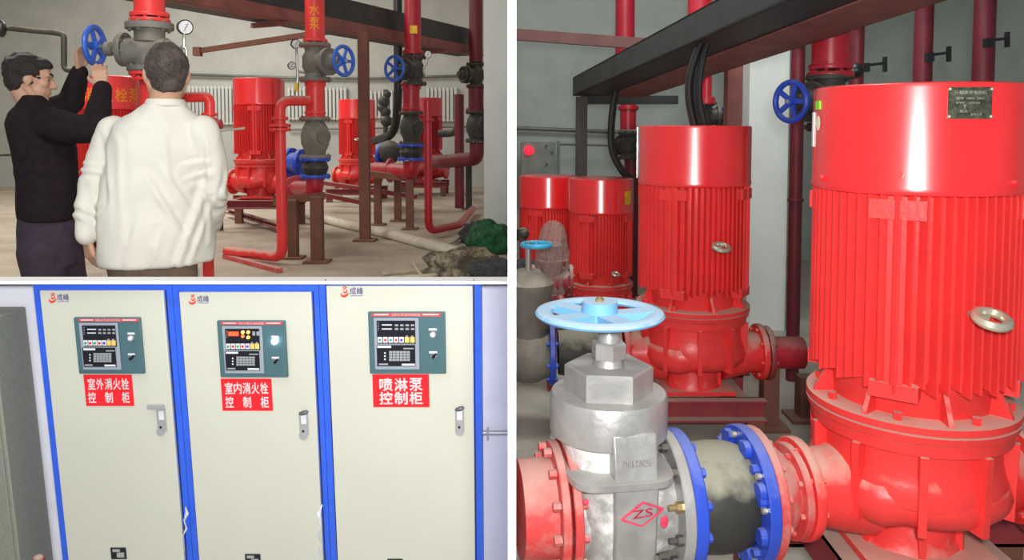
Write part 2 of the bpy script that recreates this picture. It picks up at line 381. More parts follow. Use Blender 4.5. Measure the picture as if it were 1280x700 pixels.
# ------------------------------------------------------------------ the vertical pump
FINCACHE = {}
def pump(label, u, d, vbot, s, yoff, pax, fins=False, group=None, eye=None, mh=None, mb=None, plate=True, vz=None):
    """u, vbot: where the foot stands in view; s scale; yoff azimuth of the bare strip; pax direction of the ports"""
    base = P(u, vbot, d) if vz is None else V(((u-640)/F*d, d, vz))
    mh = mh or redhood; mb = mb or red
    t = thing('vertical_pump', label, 'pump', base, group)
    z = V((0, 0, 1)); yaw = math.atan2(-base.x, base.y)
    def A(a, r, h):                              # a: azimuth, 0 = towards the camera, + = to the right
        an = yaw-PI/2+a; return base+V((math.cos(an)*r, math.sin(an)*r, h))*s
    def L(g, prof, n=40): return g.lathe(base, z, [(h*s, r*s) for h, r in prof], n)
    n0 = 48 if fins else 32
    if plate: part('foot_plate', G().box(base-V((.2, .17, 0))*s, base+V((.2, .17, .022))*s), mb, t)
    g = G(); L(g, [(.02, .165), (.05, .150), (.2, .150)], 10)
    for k in range(6): g.beam(A(k*PI/3+.3, .14, .02), A(k*PI/3+.3, .135, .18), .02*s, .05*s, ref=A(k*PI/3+.3, 1, 0)-base)
    part('pedestal', g, mb, t)
    prof = [(.130, .10), (.142, .15), (.162, .21), (.19, .252), (.22, .278), (.255, .280), (.285, .270), (.32, .262), (.380, .262), (.384, .288), (.419, .290), (.422, .27)]
    g = L(G(), prof, n0)
    for k in range(10):                          # ribs of the casing
        a = k*PI/5+.15; g.beam(A(a, .262, .15), A(a, .27, .386), .022*s, .06*s, ref=A(a, 1, 0)-base)
    # scroll swelling on the casing
    g.tube([A(k*2*PI/28, .205+.02*math.sin(k/28*PI), .215) for k in range(28)], [(.070+.02*k/28)*s for k in range(28)], 12, closed=True)
    casing = part('volute_casing', g, mb, t)
    add_bolts(casing, base+z*.422*s, z, .277*s, 10, .012*s, .022*s, mb)
    px_ = V(pax).normalized()
    for q, nm in ((-1, 'inlet'), (1, 'outlet')):
        c = base+z*.19*s
        po = part(nm+'_port', G().lathe(c+px_*q*.16*s, px_*q, [(0, .15*s), (.08*s, .135*s), (.16*s, .115*s), (.215*s, .11*s)], 28), mb, t)
        flange_parts(t, c+px_*q*.375*s, px_, .155*s, .03*s, mb, 8)
    part('adapter_flange', L(G(), [(.422, .275), (.424, .300), (.447, .306), (.450, .296), (.454, .306), (.474, .306), (.477, .29), (.477, .2)], n0), mb, t)
    for k in range(8):
        g = G(); a = k*PI/4+.38; sd = A(a+PI/2, 1, 0)-base; sd = sd.normalized()*.007*s
        p = [A(a, .22, .477), A(a, .295, .477), A(a, .29, .49), A(a, .25, .565), A(a, .22, .575)]
        g.prism([q-sd for q in p], sd*2); part('gusset', g, mb, t)
    add_bolts(t, base+z*.477*s, z, .272*s, 8, .013*s, .022*s, mb, name='flange_bolt')
    body = part('motor_body', L(G(), [(.47, .232), (.55, .240), (.60, .269), (1.14, .269)], n0), mb, t)
    # cooling fins: four fields of parallel fins, bare strips between
    def quad(q, j, n):
        tt = (-.5+(j+.5)/n)*.375; return tt
    nf = 15; ro = .297
    fg = G()
    for q in range(4):
        a = yoff+PI/4+q*PI/2; fx = (A(a, 1, 0)-base).normalized(); sd = z.cross(fx)
        for j in range(nf):
            tt = (-1+2*j/(nf-1))*.205
            x1 = math.sqrt(ro*ro-tt*tt); x0 = math.sqrt(max(.25**2-tt*tt, 0))
            hz = .56+.02*((j*7+q) % 3)/2
            g = fg if not fins else G()
            p = base+(sd*tt+fx*(x0+x1)/2)*s
            g.beam(p+z*hz*s, p+z*1.14*s, .0065*s if j not in (0, nf-1) else .011*s, (x1-x0)*s, ref=fx)
            if fins: part('cooling_fin', g, mb, t)
    if not fins: f = part('cooling_fins', fg, mb, t); f['kind'] = 'stuff'
    for q in range(4):                           # the raised strip with its lug
        a = yoff+q*PI/2; rr = A(a, 1, 0)-base
        g = G().beam(A(a, .275, .54), A(a, .275, 1.125), .05*s, .036*s, ref=rr)
        g.beam(A(a, .272, 1.06), A(a, .272, 1.115), .15*s, .05*s, ref=rr)
        g.beam(A(a, .268, .54), A(a, .268, .585), .13*s, .055*s, ref=rr)
        part('mounting_strip', g, mb, t)
    g = L(G(), [(1.128, .296), (1.131, .301), (1.142, .304), (1.154, .301), (1.434, .301), (1.444, .2995), (1.448, .293), (1.449, .20), (1.45, .02)], 64)
    hood = part('fan_hood', g, mh, t)
    if eye:
        a, h, es = eye; c = A(a, .300, h); fr = (A(a, 1, 0)-base).normalized()
        ep = part('lifting_eye', G().torus(c+fr*.045*es*s, (fr*.35+z).normalized(), .040*es*s, .013*es*s, 28, 10).cyl(c-fr*.02*s, c+fr*.012*s, .022*es*s), brass2, t, label='bare metal lifting eye')
    t['_'] = 0; del t['_']
    return t, A, s, base, hood
# ================================================================== PUMP ROOM (right)
X = V((1, 0, 0)); Y = V((0, 1, 0)); Z = V((0, 0, 1)); DL = 2.36
def rivetplate(t, A, s, base, az0, az1, h0, h1, r, mt, name, label=None, n=6, th=.004):
    g = G(); N = n
    vs = []
    for k in range(N+1):
        a = az0+(az1-az0)*k/N
        vs += [A(a, r, h0), A(a, r+th, h0), A(a, r+th, h1), A(a, r, h1)]
    fs = []
    for k in range(N):
        i = k*4
        for q in range(4): fs.append((i+q, i+4+q, i+4+(q+1) % 4, i+(q+1) % 4))
    fs += [(0, 1, 2, 3), (N*4+3, N*4+2, N*4+1, N*4)]
    return part(name, g.add(vs, fs), mt, t, label)
# ---- big pump
YW = math.radians(8)
t, A, s, base, hood = pump('large bright red vertical pump motor in the right foreground with riveted nameplate', 1131, 2.47, 672, 1.035, -.14, (math.cos(YW), math.sin(YW), 0), True, 'red vertical pumps in the pump room', (.60, .80, 1.0))
platem = mat('nameplate_metal', (.075, .085, .055), .35, metal=.3, var=.6, vs=60)
pl = rivetplate(t, A, s, base, .25, .64, 1.345, 1.432, .3005, platem, 'nameplate', 'dark riveted nameplate')
def cyl_text(txt, az, w, h0, h1, r, mt, par, name='lettering', bold=.01, A=A):
    g = G(); text_g(g, txt, lambda a, b: A(az+(a-.5)*w/.3, r, h0+(h1-h0)*b), bold, 6); return part(name, g, mt, par)
pm = mat('nameplate_text', (.38, .36, .28), .5, var=.3)
def plate_text(par, A, az, wk, hs, r):
    for (tx, ww, hh, dz, da) in hs: cyl_text(tx, az+da, ww, dz, dz+hh, r, pm, par, A=A)
plate_text(pl, A, .44, 1, [('三相异步电动机', .085, .010, 1.412, 0), ('型号  380V  50Hz', .075, .006, 1.398, 0), ('kW   r/min', .06, .006, 1.386, -.02), ('Y', .008, .012, 1.372, -.05), ('接法', .02, .008, 1.362, -.06), ('2013', .03, .006, 1.354, .05)], .3052)
for a_ in (.262, .628):
    for h_ in (1.351, 1.426): part('rivet', G().ell(A(a_, .306, h_), .005, 8, 6), brass2, hood)
# stickers on the left of the hood
rivetplate(hood, A, s, base, -1.20, -1.08, 1.378, 1.405, .3012, mat('green_sticker', (.25, .75, .03), .5, var=.05), 'green_sticker', 'small green sticker')
rivetplate(hood, A, s, base, -1.38, -1.27, 1.26, 1.37, .3012, mat('white_label', (.75, .75, .72), .5, var=.05), 'paper_label', 'white paper strip')
g = G(); vs = [A(-1.13+math.cos(k*PI/8)*.06, .3025, 1.335+math.sin(k*PI/8)*.024) for k in range(16)]
g.add(vs+[A(-1.13, .304, 1.335)], [(k, (k+1) % 16, 16) for k in range(16)]); part('round_sticker', g, mat('cream_sticker', (.85, .80, .62), .5, var=.05), hood, 'cream round sticker')
part('hood_bolt', G().cyl(A(-.12, .30, 1.19), A(-.12, .312, 1.19), .010, n=6), redhood, hood)
for a_ in (-1.0, .95, 2.2, 3.6): part('hood_bolt', G().cyl(A(a_, .30, 1.165), A(a_, .312, 1.165), .010, n=6), redhood, hood)
zp = base.z+.19
CY = base.y
# ---- second pump
t2, A2, s2, b2, hood2 = pump('red vertical pump motor in the middle, black cables entering its top', 864, 4.36, 482, 1.045, -.36, (1, .02, 0), True, 'red vertical pumps in the pump room', (.42, .83, .95))
rivetplate(hood2, A2, s2, b2, -1.62, -1.50, 1.16, 1.44, .306, steel, 'side_bracket')
# ---- pumps further back
t3, A3, s3, b3, hood3 = pump('smaller red pump motor behind the pale blue handwheel, yellow sticker on its hood', 750, 6.4, 413, .90, -.45, (1, .0, 0), False, 'red vertical pumps in the pump room', (.42, .60, .8))
rivetplate(hood3, A3, s3, b3, .80, 1.10, 1.22, 1.34, .303, mat('yellow_sticker', (.80, .42, .01), .5, var=.3, vs=30), 'sticker', 'yellow sticker')
t4, A4, s4, b4, hood4 = pump('darker red pump motor farthest left behind the plastic bag', 685, 7.0, 394, .90, -.45, (1, .0, 0), False, 'red vertical pumps in the pump room')
# ---- steel frames under the pumps
def channel(g, p0, p1, h=.12, w=.07, t=.012, side=1):
    p0 = V(p0); p1 = V(p1); d = (p1-p0).normalized(); sd = V((d.y, -d.x, 0))*side
    for a, b, ww, hh in ((0, h-t/2, w, t), (0, t/2, w, t)): g.beam(p0+Z*b-sd*0, p1+Z*b, ww, hh, ref=(0, 0, 1))
    g.beam(p0+Z*h/2+sd*(-w/2+t/2), p1+Z*h/2+sd*(-w/2+t/2), t, h, ref=(0, 0, 1)); return g
def skid(label, base, L, Wd, zfl, h=.12, group='steel skids under the pumps', extra=0):
    t = thing('steel_skid', label, 'frame', (base.x, base.y, zfl), group)
    zt = base.z-h-.001
    for q in (-1, 1):
        part('long_channel', channel(G(), (base.x-L, base.y+q*Wd, zt), (base.x+L, base.y+q*Wd, zt), h, side=-q), maroon, t)
        part('cross_channel', channel(G(), (base.x+q*.24, base.y-Wd+.02, zt), (base.x+q*.24, base.y+Wd-.02, zt), h-.002), maroon, t)
        for r_ in (-1, 1):
            if zt-zfl > .05: part('leg', G().box((base.x+q*(L-.06)-.045, base.y+r_*Wd-.035, zfl), (base.x+q*(L-.06)+.045, base.y+r_*Wd+.035, zt)), brown, t)
    return t
skid('dark red steel skid carrying the large foreground pump', base, .52, .19, Z3)
skid('maroon steel skid under the middle pump', b2, .36, .22, Z3)
# ---- foreground pipeline from the partition to the pump
def XP(u): return (u-640)/F*DL
ax = zp
def c_(u): return V((XP(u), CY-.0, ax))
xfl = base.x-.39
CYL = CY
# reducer with large and small flange
xR = XP(985)
xr = base.x-.39-.015
t = thing('pipe_reducer', 'dusty red reducer between the blue flange and the large pump', 'pipe', (xr-.1, CY, ax-.2))
part('cone', G().lathe((xr-.115, CY, ax), X, [(0, .17), (.03, .165), (.085, .118), (.11, .115)], 32), salmon, t)
flange_parts(t, (xr-.013, CY, ax), X, .150, .024, salmon, 8)
flange_parts(t, (xr-.125, CY, ax), X, .208, .028, salmon, 12, 'large_flange')
xj1 = xr-.142; xj0 = xj1-.262
fj = flex_joint('ribbed black rubber joint between two bright blue flanges in the foreground', (xj0, CY, ax), (xj1, CY, ax), .214, bluep, mr=rubber, nb=12, bulge=1.02)
for c in fj.children:
    if c.name.startswith('rubber'): c.data.vertices[0].co *= 1
# lobes on the right blue flange
for c in fj.children:
    if c.name.startswith('flange'):
        lb = G()
        for k in range(4):
            a = k*PI/2+PI/4+.35; e = V((0, math.cos(a), math.sin(a)))
            cc = wl(c)+V(((xj1-.018) if c.name.startswith('flange') else 0, 0, 0))
        break
lg = G()
for k in range(8):
    a = k*PI/4+.3; e = V((0, math.cos(a), math.sin(a))); p = V((xj1-.055, CY, ax))+e*.175
    part('flange_lobe', G().lathe(p, X, [(0, .026), (.03, .030), (.035, .030)], 12), bluep, fj)
add_bolts(fj, (xj1-.037, CY, ax), -X, .185, 12, .010, .014, brass2, name='bolt_head')
# ---- the gate valve
xv1 = xj0                                   # right face of the valve
xc = XP(757); xl = XP(703)
gv = thing('gate_valve', 'big silver gate valve in the left foreground with pale blue handwheel', 'valve', (xc, CY, ax-.2))
def zv(v, d=None):
    d = CY-.14 if d is None else d-.14
    return P(xc/d*F+640, v, d).z
px = CY/F
barrel = G().lathe((xl+.02, CY, ax), X, [(0, .145), (.05, .150), (.11, .165), (.20, .165), (.25, .150), (xv1-xl-.05, .145)], 36)
body = part('body', barrel, silverw, gv)
f1 = flange_parts(gv, (xv1-.018, CY, ax), X, .214, .034, silver, 0, 'flange', label='dusty silver flange')
# individual bolts of the near flange
bm_m = mat('dark_bolt', (.13, .12, .11), .5, metal=.5, var=.4)
for k in range(12):
    a = k*PI/6+.18; e = V((0, math.cos(a), math.sin(a)))*.186; c = V((xv1-.035, CY, ax))+e
    g = G().cyl(c, c-X*.018, .0165, n=6).cyl(c-X*.018, c-X*.042, .009, n=10)
    part('bolt', g, brass if k == 5 else bm_m, f1)
f0 = flange_parts(gv, (xl-.0, CY, ax), X, .205, .026, salmon, 0, 'flange', label='pink-red painted flange')
for k in range(12):
    a = k*PI/6+.05; e = V((0, math.cos(a), math.sin(a)))*.178; c = V((xl+.013, CY, ax))+e
    part('bolt', G().cyl(c, c+X*.018, .012, n=8).cyl(c-X*.085, c-X*.062, .014, n=6), salmon, f0)
# housing and bonnet
zcap0 = zv(540); zcap1 = zv(488)
ztop = zcap1
def ering(z_, rx, ry, n=40, y0=0., pw=2.6):
    o = []
    for k in range(n):
        a = 2*PI*k/n; ca, sa = math.cos(a), math.sin(a)
        o.append(V((xc+rx*math.copysign(abs(ca)**(2/pw), ca), CY+y0+ry*math.copysign(abs(sa)**(2/pw), sa), z_)))
    return o
part('gate_housing', G().loft([ering(ax-.19, .07, .13), ering(ax-.1, .115, .17), ering(ax+.02, .13, .185), ering(zv(612, CY-.2), .135, .19), ering(zv(608), .135, .175), ering(zv(560), .145, .155), ering(zcap0, .15, .155)]), silverw, gv)
part('front_boss', G().loft([[V((xc+.03+q*w, CY-yy, z_)) for q, yy in ((-1, 0.), (-1, dd), (1, dd), (1, 0.))] for z_, w, dd in ((ax-.20, .055, .14), (ax-.05, .062, .205), (zv(612, CY-.2), .066, .212), (zv(545, CY-.19), .068, .18))]), silver, gv, bev=.008)
part('housing_band', G().loft([ering(zv(612, CY-.2), .155, .215, pw=5), ering(zv(610, CY-.2), .16, .222, pw=5), ering(zv(602, CY-.2), .16, .222, pw=5), ering(zv(600, CY-.2), .15, .21, pw=5)]), silver, gv)
part('bonnet_cap', G().lathe((xc, CY, 0), Z, [(zv(538), .165), (zv(536), .181), (zv(532), .182), (zcap1-.012, .182), (zcap1, .176), (zcap1+.002, .10)], 44), silver, gv)
hz0 = zcap1; hz1 = zv(455)
part('hex_bonnet', G().lathe((xc, CY, 0), Z, [(hz0, .137), (hz1-.006, .137), (hz1, .130)], 6, ph=PI/6+.28), silver, gv, ang=20)
part('neck', G().lathe((xc, CY, 0), Z, [(hz1, .05), (zv(446), .042), (zv(445), .042)], 20), silver, gv)
part('gland_nut', G().lathe((xc, CY, 0), Z, [(zv(446), .055), (zv(428), .055), (zv(426), .048)], 6, ph=.5), silver, gv, ang=20)
part('stem', G().lathe((xc, CY, 0), Z, [(zv(427), .036), (zv(414), .034), (zv(408), .026), (zv(396), .020)], 14), silver, gv)
wc = V((XP(745)-.0, CY, zv(391)))
hw = part('handwheel', wheel_g(G(), wc, Z, .200, .027, 5, .062, rz=.012, ph=.5, hub=.30), ltblue, gv, label='pale blue handwheel')
part('cap_nut', G().lathe(wc, Z, [(-.005, .03), (.018, .026), (.03, .012), (.045, .014), (.052, .006)], 14), brass, gv)
# casting marks: raised size text and red diamond emblem
yb = CY-.215
part('cast_lettering', text_g(G(), 'PN16 DN250', planefn((xc-.012, CY-.206, zv(584, CY-.2)), (.085, 0, 0), (0, .006, .018)), .02), silverw, gv)
redmark = mat('red_marking', (.75, .05, .12), .6, var=.3, vs=50)
dm = G(); y0 = CY-.2165; cxm = xc+.045; czm = zv(642, CY-.2)
def quad_line(g, a, b, w):
    a = V(a); b = V(b); g.beam(a, b, .006, w, ref=(0, 1, 0)); return g
cs = [(cxm-.062, y0+.006, czm-.012), (cxm+.0, y0+.002, czm+.036), (cxm+.062, y0+.006, czm+.012), (cxm, y0+.010, czm-.036)]
for k in range(4): dm.beam(cs[k], cs[(k+1) % 4], .005, .004, ref=(0, 1, 0))
text_g(dm, 'ZS', planefn((cxm-.03, y0+.004, czm-.012), (.06, 0, .006), (0, 0, .024)), .03)
part('emblem', dm, redmark, gv, label='red diamond emblem')
part('paint_spot', G().ell((xv1-.085, CY-.165, zv(655, CY-.16)), (.012, .004, .02)), redmark, gv)
part('paint_spot', G().ell((xl+.017, CY-.19, zv(618, CY-.16)), (.008, .006, .009)), redmark, gv)
# ---- left red pipe with its flange, entering from the partition
rp = thing('red_pipe_stub', 'thick dusty red pipe joining the silver valve at the left edge', 'pipe', (.05, CY, ax-.15))
part('pipe_run', G().cyl((.008, CY, ax), (xl-.04, CY, ax), .148, n=40), salmon, rp)
flange_parts(rp, (xl-.034, CY, ax), X, .198, .026, salmon, 0)
RM = Matrix.Rotation(YW, 4, 'Z')
for o in (t, fj, gv, rp):
    c = V((base.x, CY, 0)); q = RM @ (o.location-c); o.location = q+c; o.rotation_euler.z = YW
# ---- second valve line (behind, left): grey valve, rubber joint to pump 2
d2 = 4.3; ax2 = b2.z+.19*1.03
ga = P(664, 430, d2)
gv2 = thing('gate_valve', 'dull grey valve body behind the plastic bag at the left edge', 'valve', (ga.x, b2.y, ax2-.2))
part('body', G().lathe((ga.x-.095, b2.y, ax2), X, [(0, .16), (.05, .17), (.12, .17), (.2, .14)], 28), castiron, gv2)
part('bonnet_cap', G().lathe((ga.x-.015, b2.y, 0), Z, [(ax2, .13), (P(664, 372, d2).z, .13), (P(664, 362, d2).z, .145), (P(664, 356, d2).z, .145), (P(664, 340, d2).z, .07)], 30), castiron, gv2)
part('stem', G().cyl((ga.x-.015, b2.y, P(664, 345, d2).z), (ga.x-.015, b2.y, P(664, 305, d2).z), .018), steel, gv2)
part('handwheel', wheel_g(G(), (ga.x+.03, b2.y, P(664, 308, d2).z), Z, .095, .014, 4), cyanm, gv2, label='bright cyan handwheel')
flange_parts(gv2, (P(690, 440, d2).x, b2.y, ax2), X, .185, .03, bluep, 8)
rj = thing('rubber_joint', 'short dusty rubber joint left of the middle pump', 'pipe joint', (P(715, 440, d2).x, b2.y, ax2))
xa = P(694, 440, d2).x; xb = b2.x-.405*1.03
part('rubber_sleeve', G().lathe((xa+.02, b2.y, ax2), X, [(0, .125), ((xb-xa)*.3, .14), ((xb-xa)*.7, .14), (xb-xa-.05, .12)], 28), rubber, rj)
flange_parts(rj, (xb-.015, b2.y, ax2), X, .15, .03, maroon, 8)
# right discharge pipe of pump 2
pr = thing('discharge_pipe', 'short dusty red pipe on the right of the middle pump', 'pipe', (b2.x+.5, b2.y, ax2-.1))
xs = b2.x+.405*1.03
part('pipe_run', G().cyl((xs, b2.y, ax2), (P(1003, 420, 4.36).x, b2.y, ax2), .092, n=28), crim, pr)
flange_parts(pr, (xs+.016, b2.y, ax2), X, .155, .03, maroon, 8)
post('pipe_stand', 'brown steel stand under the red discharge pipe', 962, 452, 4.36, Z3, .09, brown, 'stand', 'steel stands in the pump room')
post('pipe_stand', 'brown steel stand just left of the large pump', 1008, 470, 4.5, Z3, .10, brown, 'stand', 'steel stands in the pump room')
post('pipe_stand', 'dark steel post right of the large pump foot', 1237, 600, 2.7, Z3, .12, brown, 'stand', 'steel stands in the pump room')
# discharge on the right of the big pump
dp = thing('discharge_pipe', 'dusty dark red outlet pipe at the right edge', 'pipe', (base.x+.45, CY, ax-.15))
flange_parts(dp, (base.x+.408, CY, ax), (X), .165, .032, maroon, 8)
part('pipe_run', G().cyl((base.x+.41, CY, ax), (base.x+.95, CY+.05, ax), .115, n=30), crim, dp)
# ---- floor beams in front
p_ = P(1262, 600, 2.9)
struct('wall_stub', G().box((P(1262, 600, 3.1).x, 3.1, Z3), (P(1262, 600, 3.1).x+.5, 3.3, P(1262, 575, 3.1).z)), wallp, label='low grey plaster wall at the right edge')
beambrown = mat('beam_primer', (.13, .045, .04), .65, var=.3, dust=.3, bump=.1)
# ---- overhead cable tray
vp = ray(478, 226); dr = (vp/vp.y)
dr.normalize()
T0 = P(716, 120, 7.0); Lt = 5.8
wd = m(86, 7.0); ht = m(23, 7.0)
def tr(x, z, k): return T0+V((x, 0, z))-dr*k
tray = thing('cable_tray', 'big dark cable tray running overhead towards the camera with a rusty red side', 'cable tray', T0)
g = G()
for (x0_, z0_, x1_, z1_) in ((0, 0, wd, .012), (0, 0, .012, ht), (wd-.012, 0, wd, ht), (0, ht-.012, wd, ht)):
    g.prism([tr(x0_, z0_, 0), tr(x1_, z0_, 0), tr(x1_, z1_, 0), tr(x0_, z1_, 0)], -dr*Lt)
g.prism([tr(0, 0, 0), tr(wd, 0, 0), tr(wd, ht, 0), tr(0, ht, 0)], -dr*.01)
part('trough', g, traygrey, tray)
g = G()
xw = wd
g.prism([tr(xw-.34, -.012, .0), tr(xw+.012, -.012, .0), tr(xw+.012, -.003, .0), tr(xw-.34, -.003, .0)], -dr*Lt)
g.prism([tr(xw+.002, -.012, .0), tr(xw+.014, -.012, .0), tr(xw+.014, ht, .0), tr(xw+.002, ht, .0)], -dr*Lt)
part('rusty_flange', g, traybrown, tray, 'rusty red edge flange')
post('tray_post', 'black post under the far end of the cable tray', 727, 121, 7.05, Z3, .10, darkiron, 'post', 'cable tray posts')
post('tray_post', 'brown square post behind the middle pump', 917, 76, 5.4, Z3, .105, traybrown, 'post', 'cable tray posts')
solo('tray_crossbar', G().beam(P(727, 125, 7.15), P(846, 125, 7.3), .08, .08), traygrey, 'dark bar crossing under the cable tray end', 'beam')
solo('steel_beam', G().beam(P(638, 43, 6.6)+V((.03, 0, 0)), P(862, 59, 6.6), .06, .095), beambrown, 'long rusty angle beam across the upper wall', 'beam')
# ---- cables
def curve_pts(px, d):
    out = []
    P_ = [P(u, v, dd if (dd := (q[0] if q else d)) else d) for (u, v, *q) in px]
    n = len(P_)
    for i in range(n-1):
        p0 = P_[max(i-1, 0)]; p1 = P_[i]; p2 = P_[i+1]; p3 = P_[min(i+2, n-1)]
        for k in range(6):
            t = k/6; out.append(.5*((2*p1)+(p2-p0)*t+(2*p0-5*p1+4*p2-p3)*t*t+(3*p1-p0-3*p2+p3)*t**3))
    out.append(P_[-1]); return out
for j, (dx, rr) in enumerate(((0, .021), (7, .020), (13, .020))):
    solo('power_cable', G().tube(curve_pts([(884+dx*.5, 36), (872+dx*.7, 62), (862+dx, 95), (861+dx, 125), (868+dx, 160)], 4.35+.04*(j % 2)), rr, 10), cable,
         ['leftmost of the three black cables dropping into the middle pump', 'middle one of the three black cables dropping into the middle pump', 'rightmost of the three black cables dropping into the middle pump'][j], 'cable', 'cables into the middle pump')
solo('power_cable', G().tube(curve_pts([(800, 68), (779, 88), (769, 118), (764, 160), (766, 190), (778, 214), (790, 225)], 6.6), .032, 10), cable, 'thick black cable hanging beside the dark red riser', 'cable')
solo('bundled_plastic', G().ell(P(872, 36, 4.5), (.10, .06, .05)), mat('shiny_plastic_wrap', (.10, .11, .11), .15, var=.6, vs=30, bump=.8, bs=25), 'scrap of shiny plastic wrap on the cable tray', 'plastic wrap')
# ---- risers in the back
def riser(label, u, v0, v1, d, wpx, mt, fl=(), group='red risers at the back of the pump room', name='riser_pipe'):
    r = m(wpx, d)/2; p0 = P(u, v1, d); p1 = P(u, v0, d); p1 = V((p0.x, p0.y, p1.z))
    return pipe(name, label, [p0, p1], r, mt, 'pipe', group, fl=[(V((p0.x, p0.y, P(u, v, d).z)), Z, m(w, d)/2, m(h, d)) for v, w, h in fl])
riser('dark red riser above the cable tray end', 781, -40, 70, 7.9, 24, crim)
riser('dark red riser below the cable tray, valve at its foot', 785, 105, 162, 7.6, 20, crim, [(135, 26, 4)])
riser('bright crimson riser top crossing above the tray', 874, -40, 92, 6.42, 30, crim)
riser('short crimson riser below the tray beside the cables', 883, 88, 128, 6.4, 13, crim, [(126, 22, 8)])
gate_valve('dark valve with a blue wheel behind the middle pump top', P(880, 146, 6.6), Z, (1, -.1, 0), .75, darkiron, bluep, wheelR=.12, wx=.22)
gate_valve('black valve at the foot of the left dark red riser', P(786, 182, 7.6), Z, (-.5, .6, 0), .8, darkiron, darkiron, wheelR=.1, wx=.25)
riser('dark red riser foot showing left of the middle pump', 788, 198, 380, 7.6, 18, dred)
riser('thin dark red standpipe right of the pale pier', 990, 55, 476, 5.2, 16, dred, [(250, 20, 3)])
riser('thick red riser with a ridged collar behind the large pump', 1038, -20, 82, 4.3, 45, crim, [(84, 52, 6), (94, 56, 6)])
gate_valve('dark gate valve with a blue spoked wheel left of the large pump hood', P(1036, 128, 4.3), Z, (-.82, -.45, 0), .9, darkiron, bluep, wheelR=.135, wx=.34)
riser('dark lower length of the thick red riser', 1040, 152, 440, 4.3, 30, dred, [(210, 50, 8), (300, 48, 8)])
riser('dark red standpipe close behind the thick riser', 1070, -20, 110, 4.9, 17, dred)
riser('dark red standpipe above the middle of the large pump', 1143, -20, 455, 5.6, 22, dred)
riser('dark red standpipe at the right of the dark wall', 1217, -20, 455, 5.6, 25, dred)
def hook(label, u, v, d):
    t = thing('wall_bracket', label, 'bracket', P(u, v, d), 'black brackets beside the standpipes')
    g = G().beam(P(u-14, v, d), P(u+10, v-3, d), .022, .02); g.beam(P(u-13, v+8, d), P(u-13, v-3, d), .05, .04, ref=(0, 1, 0)); part('arm', g, black, t)
    part('end_plate', G().beam(P(u+11, v-11, d), P(u+11, v+8, d), .02, .035, ref=(0, 1, 0)), black, t)
hook('black wall bracket left of the middle dark standpipe', 1095, 82, 5.7)
hook('black wall bracket between the two dark standpipes', 1175, 69, 5.5)
hook('black wall bracket right of the last dark standpipe', 1248, 51, 5.4)
part_t = thing('pressure_switch', 'small black gauge body beside the thick red riser', 'gauge', P(1070, 88, 4.6))
part('case', G().ell(P(1070, 88, 4.6), .045), black, part_t); part('stud', G().cyl(P(1070, 88, 4.6), P(1055, 96, 4.5), .018), darkiron, part_t)
# wall pipe, box with red lamp
solo('wall_pipe', G().cyl(V((.01, RY-.12, P(645, 160, RY-.12).z)), P(800, 166, RY-.12), .028, n=10), galv, 'thin grey pipe along the back wall above the lamp box', 'pipe')
solo('wall_pipe', G().cyl(P(696, 180, 9.6), P(770, 182, 9.6), .014, n=8), galv, 'thin grey pipe right of the lamp box', 'pipe')
bx = thing('alarm_box', 'grey wall box with a glowing red lamp', 'control box', P(673, 222, 9.5))
a = P(651, 232, 9.5); b = P(694, 178, 9.5)
part('case', G().box((a.x, 9.5, a.z), (b.x, 9.65, b.z)), mat('grey_box_enamel', (.22, .25, .22), .6, var=.2), bx, bev=.01)
part('lamp', G().ell(P(661, 188, 9.46), (.058, .05, .058)), emit('red_lamp', (1, .012, .03), 2.2), bx, label='glowing red lamp')
for (u, v) in ((683, 182), (690, 190), (683, 205)): part('knob', G().cyl(P(u, v, 9.52), P(u, v, 9.46), .015, n=8), black, bx)
solo('conduit', G().beam(P(698, 176, 9.6), P(698, 235, 9.6), .04, .05, ref=(0, 1, 0)), galv, 'grey conduit right of the lamp box', 'pipe')
solo('wall_valve', G().ell(P(649, 292, 6.0)+V((.03, 0, 0)), (.05, .05, .05)).cyl(P(652, 300, 6.0), P(652, 286, 6.0), .04), darkiron, 'small black fitting above the cyan wheel', 'valve')
# ---- plastic bag over a valve
bagm = bpy.data.materials.new('clear_plastic_bag'); bagm.use_nodes = True; nt = bagm.node_tree; b_ = nt.nodes['Principled BSDF']
b_.inputs['Base Color'].default_value = (.45, .38, .33, 1); b_.inputs['Roughness'].default_value = .22; b_.inputs['Alpha'].default_value = .42
nz = nt.nodes.new('ShaderNodeTexNoise'); nz.inputs['Scale'].default_value = 14; nz.inputs['Detail'].default_value = 4; bp = nt.nodes.new('ShaderNodeBump'); bp.inputs['Strength'].default_value = .9; bp.inputs['Distance'].default_value = .03
nt.links.new(nz.outputs[0], bp.inputs['Height']); nt.links.new(bp.outputs[0], b_.inputs['Normal'])
d = 5.0
gvb = gate_valve('dusky valve wrapped in a clear plastic bag left of the yellow-sticker pump', P(690, 352, d), X, (0, 0, 1), .8, maroon, maroon, wheelR=.09, wx=.30)
part('support_leg', G().beam(V((P(690, 352, d).x, d, Z3)), P(690, 352, d)-Z*.08, .06, .06, ref=(0, 1, 0)), maroon, gvb)
g = G(); rings = []
for (v, cx, rp_) in ((276, 692, 5), (282, 692, 12), (295, 691, 17), (315, 690, 20), (335, 689, 21), (352, 690, 20), (366, 691, 17)):
    c = P(cx, v, d); r = m(rp_, d); n = 36; ring = []
    for k in range(n):
        a = 2*PI*k/n; q = V((math.cos(a), math.sin(a), 0)); w = 1+.32*noise.noise(V((math.cos(a)*2.2, math.sin(a)*2.2, v*.045)))+.14*noise.noise(V((math.cos(a)*6, math.sin(a)*6, v*.09)))
        ring.append(V((c.x, d, c.z))+q*r*w)
    rings.append(ring)
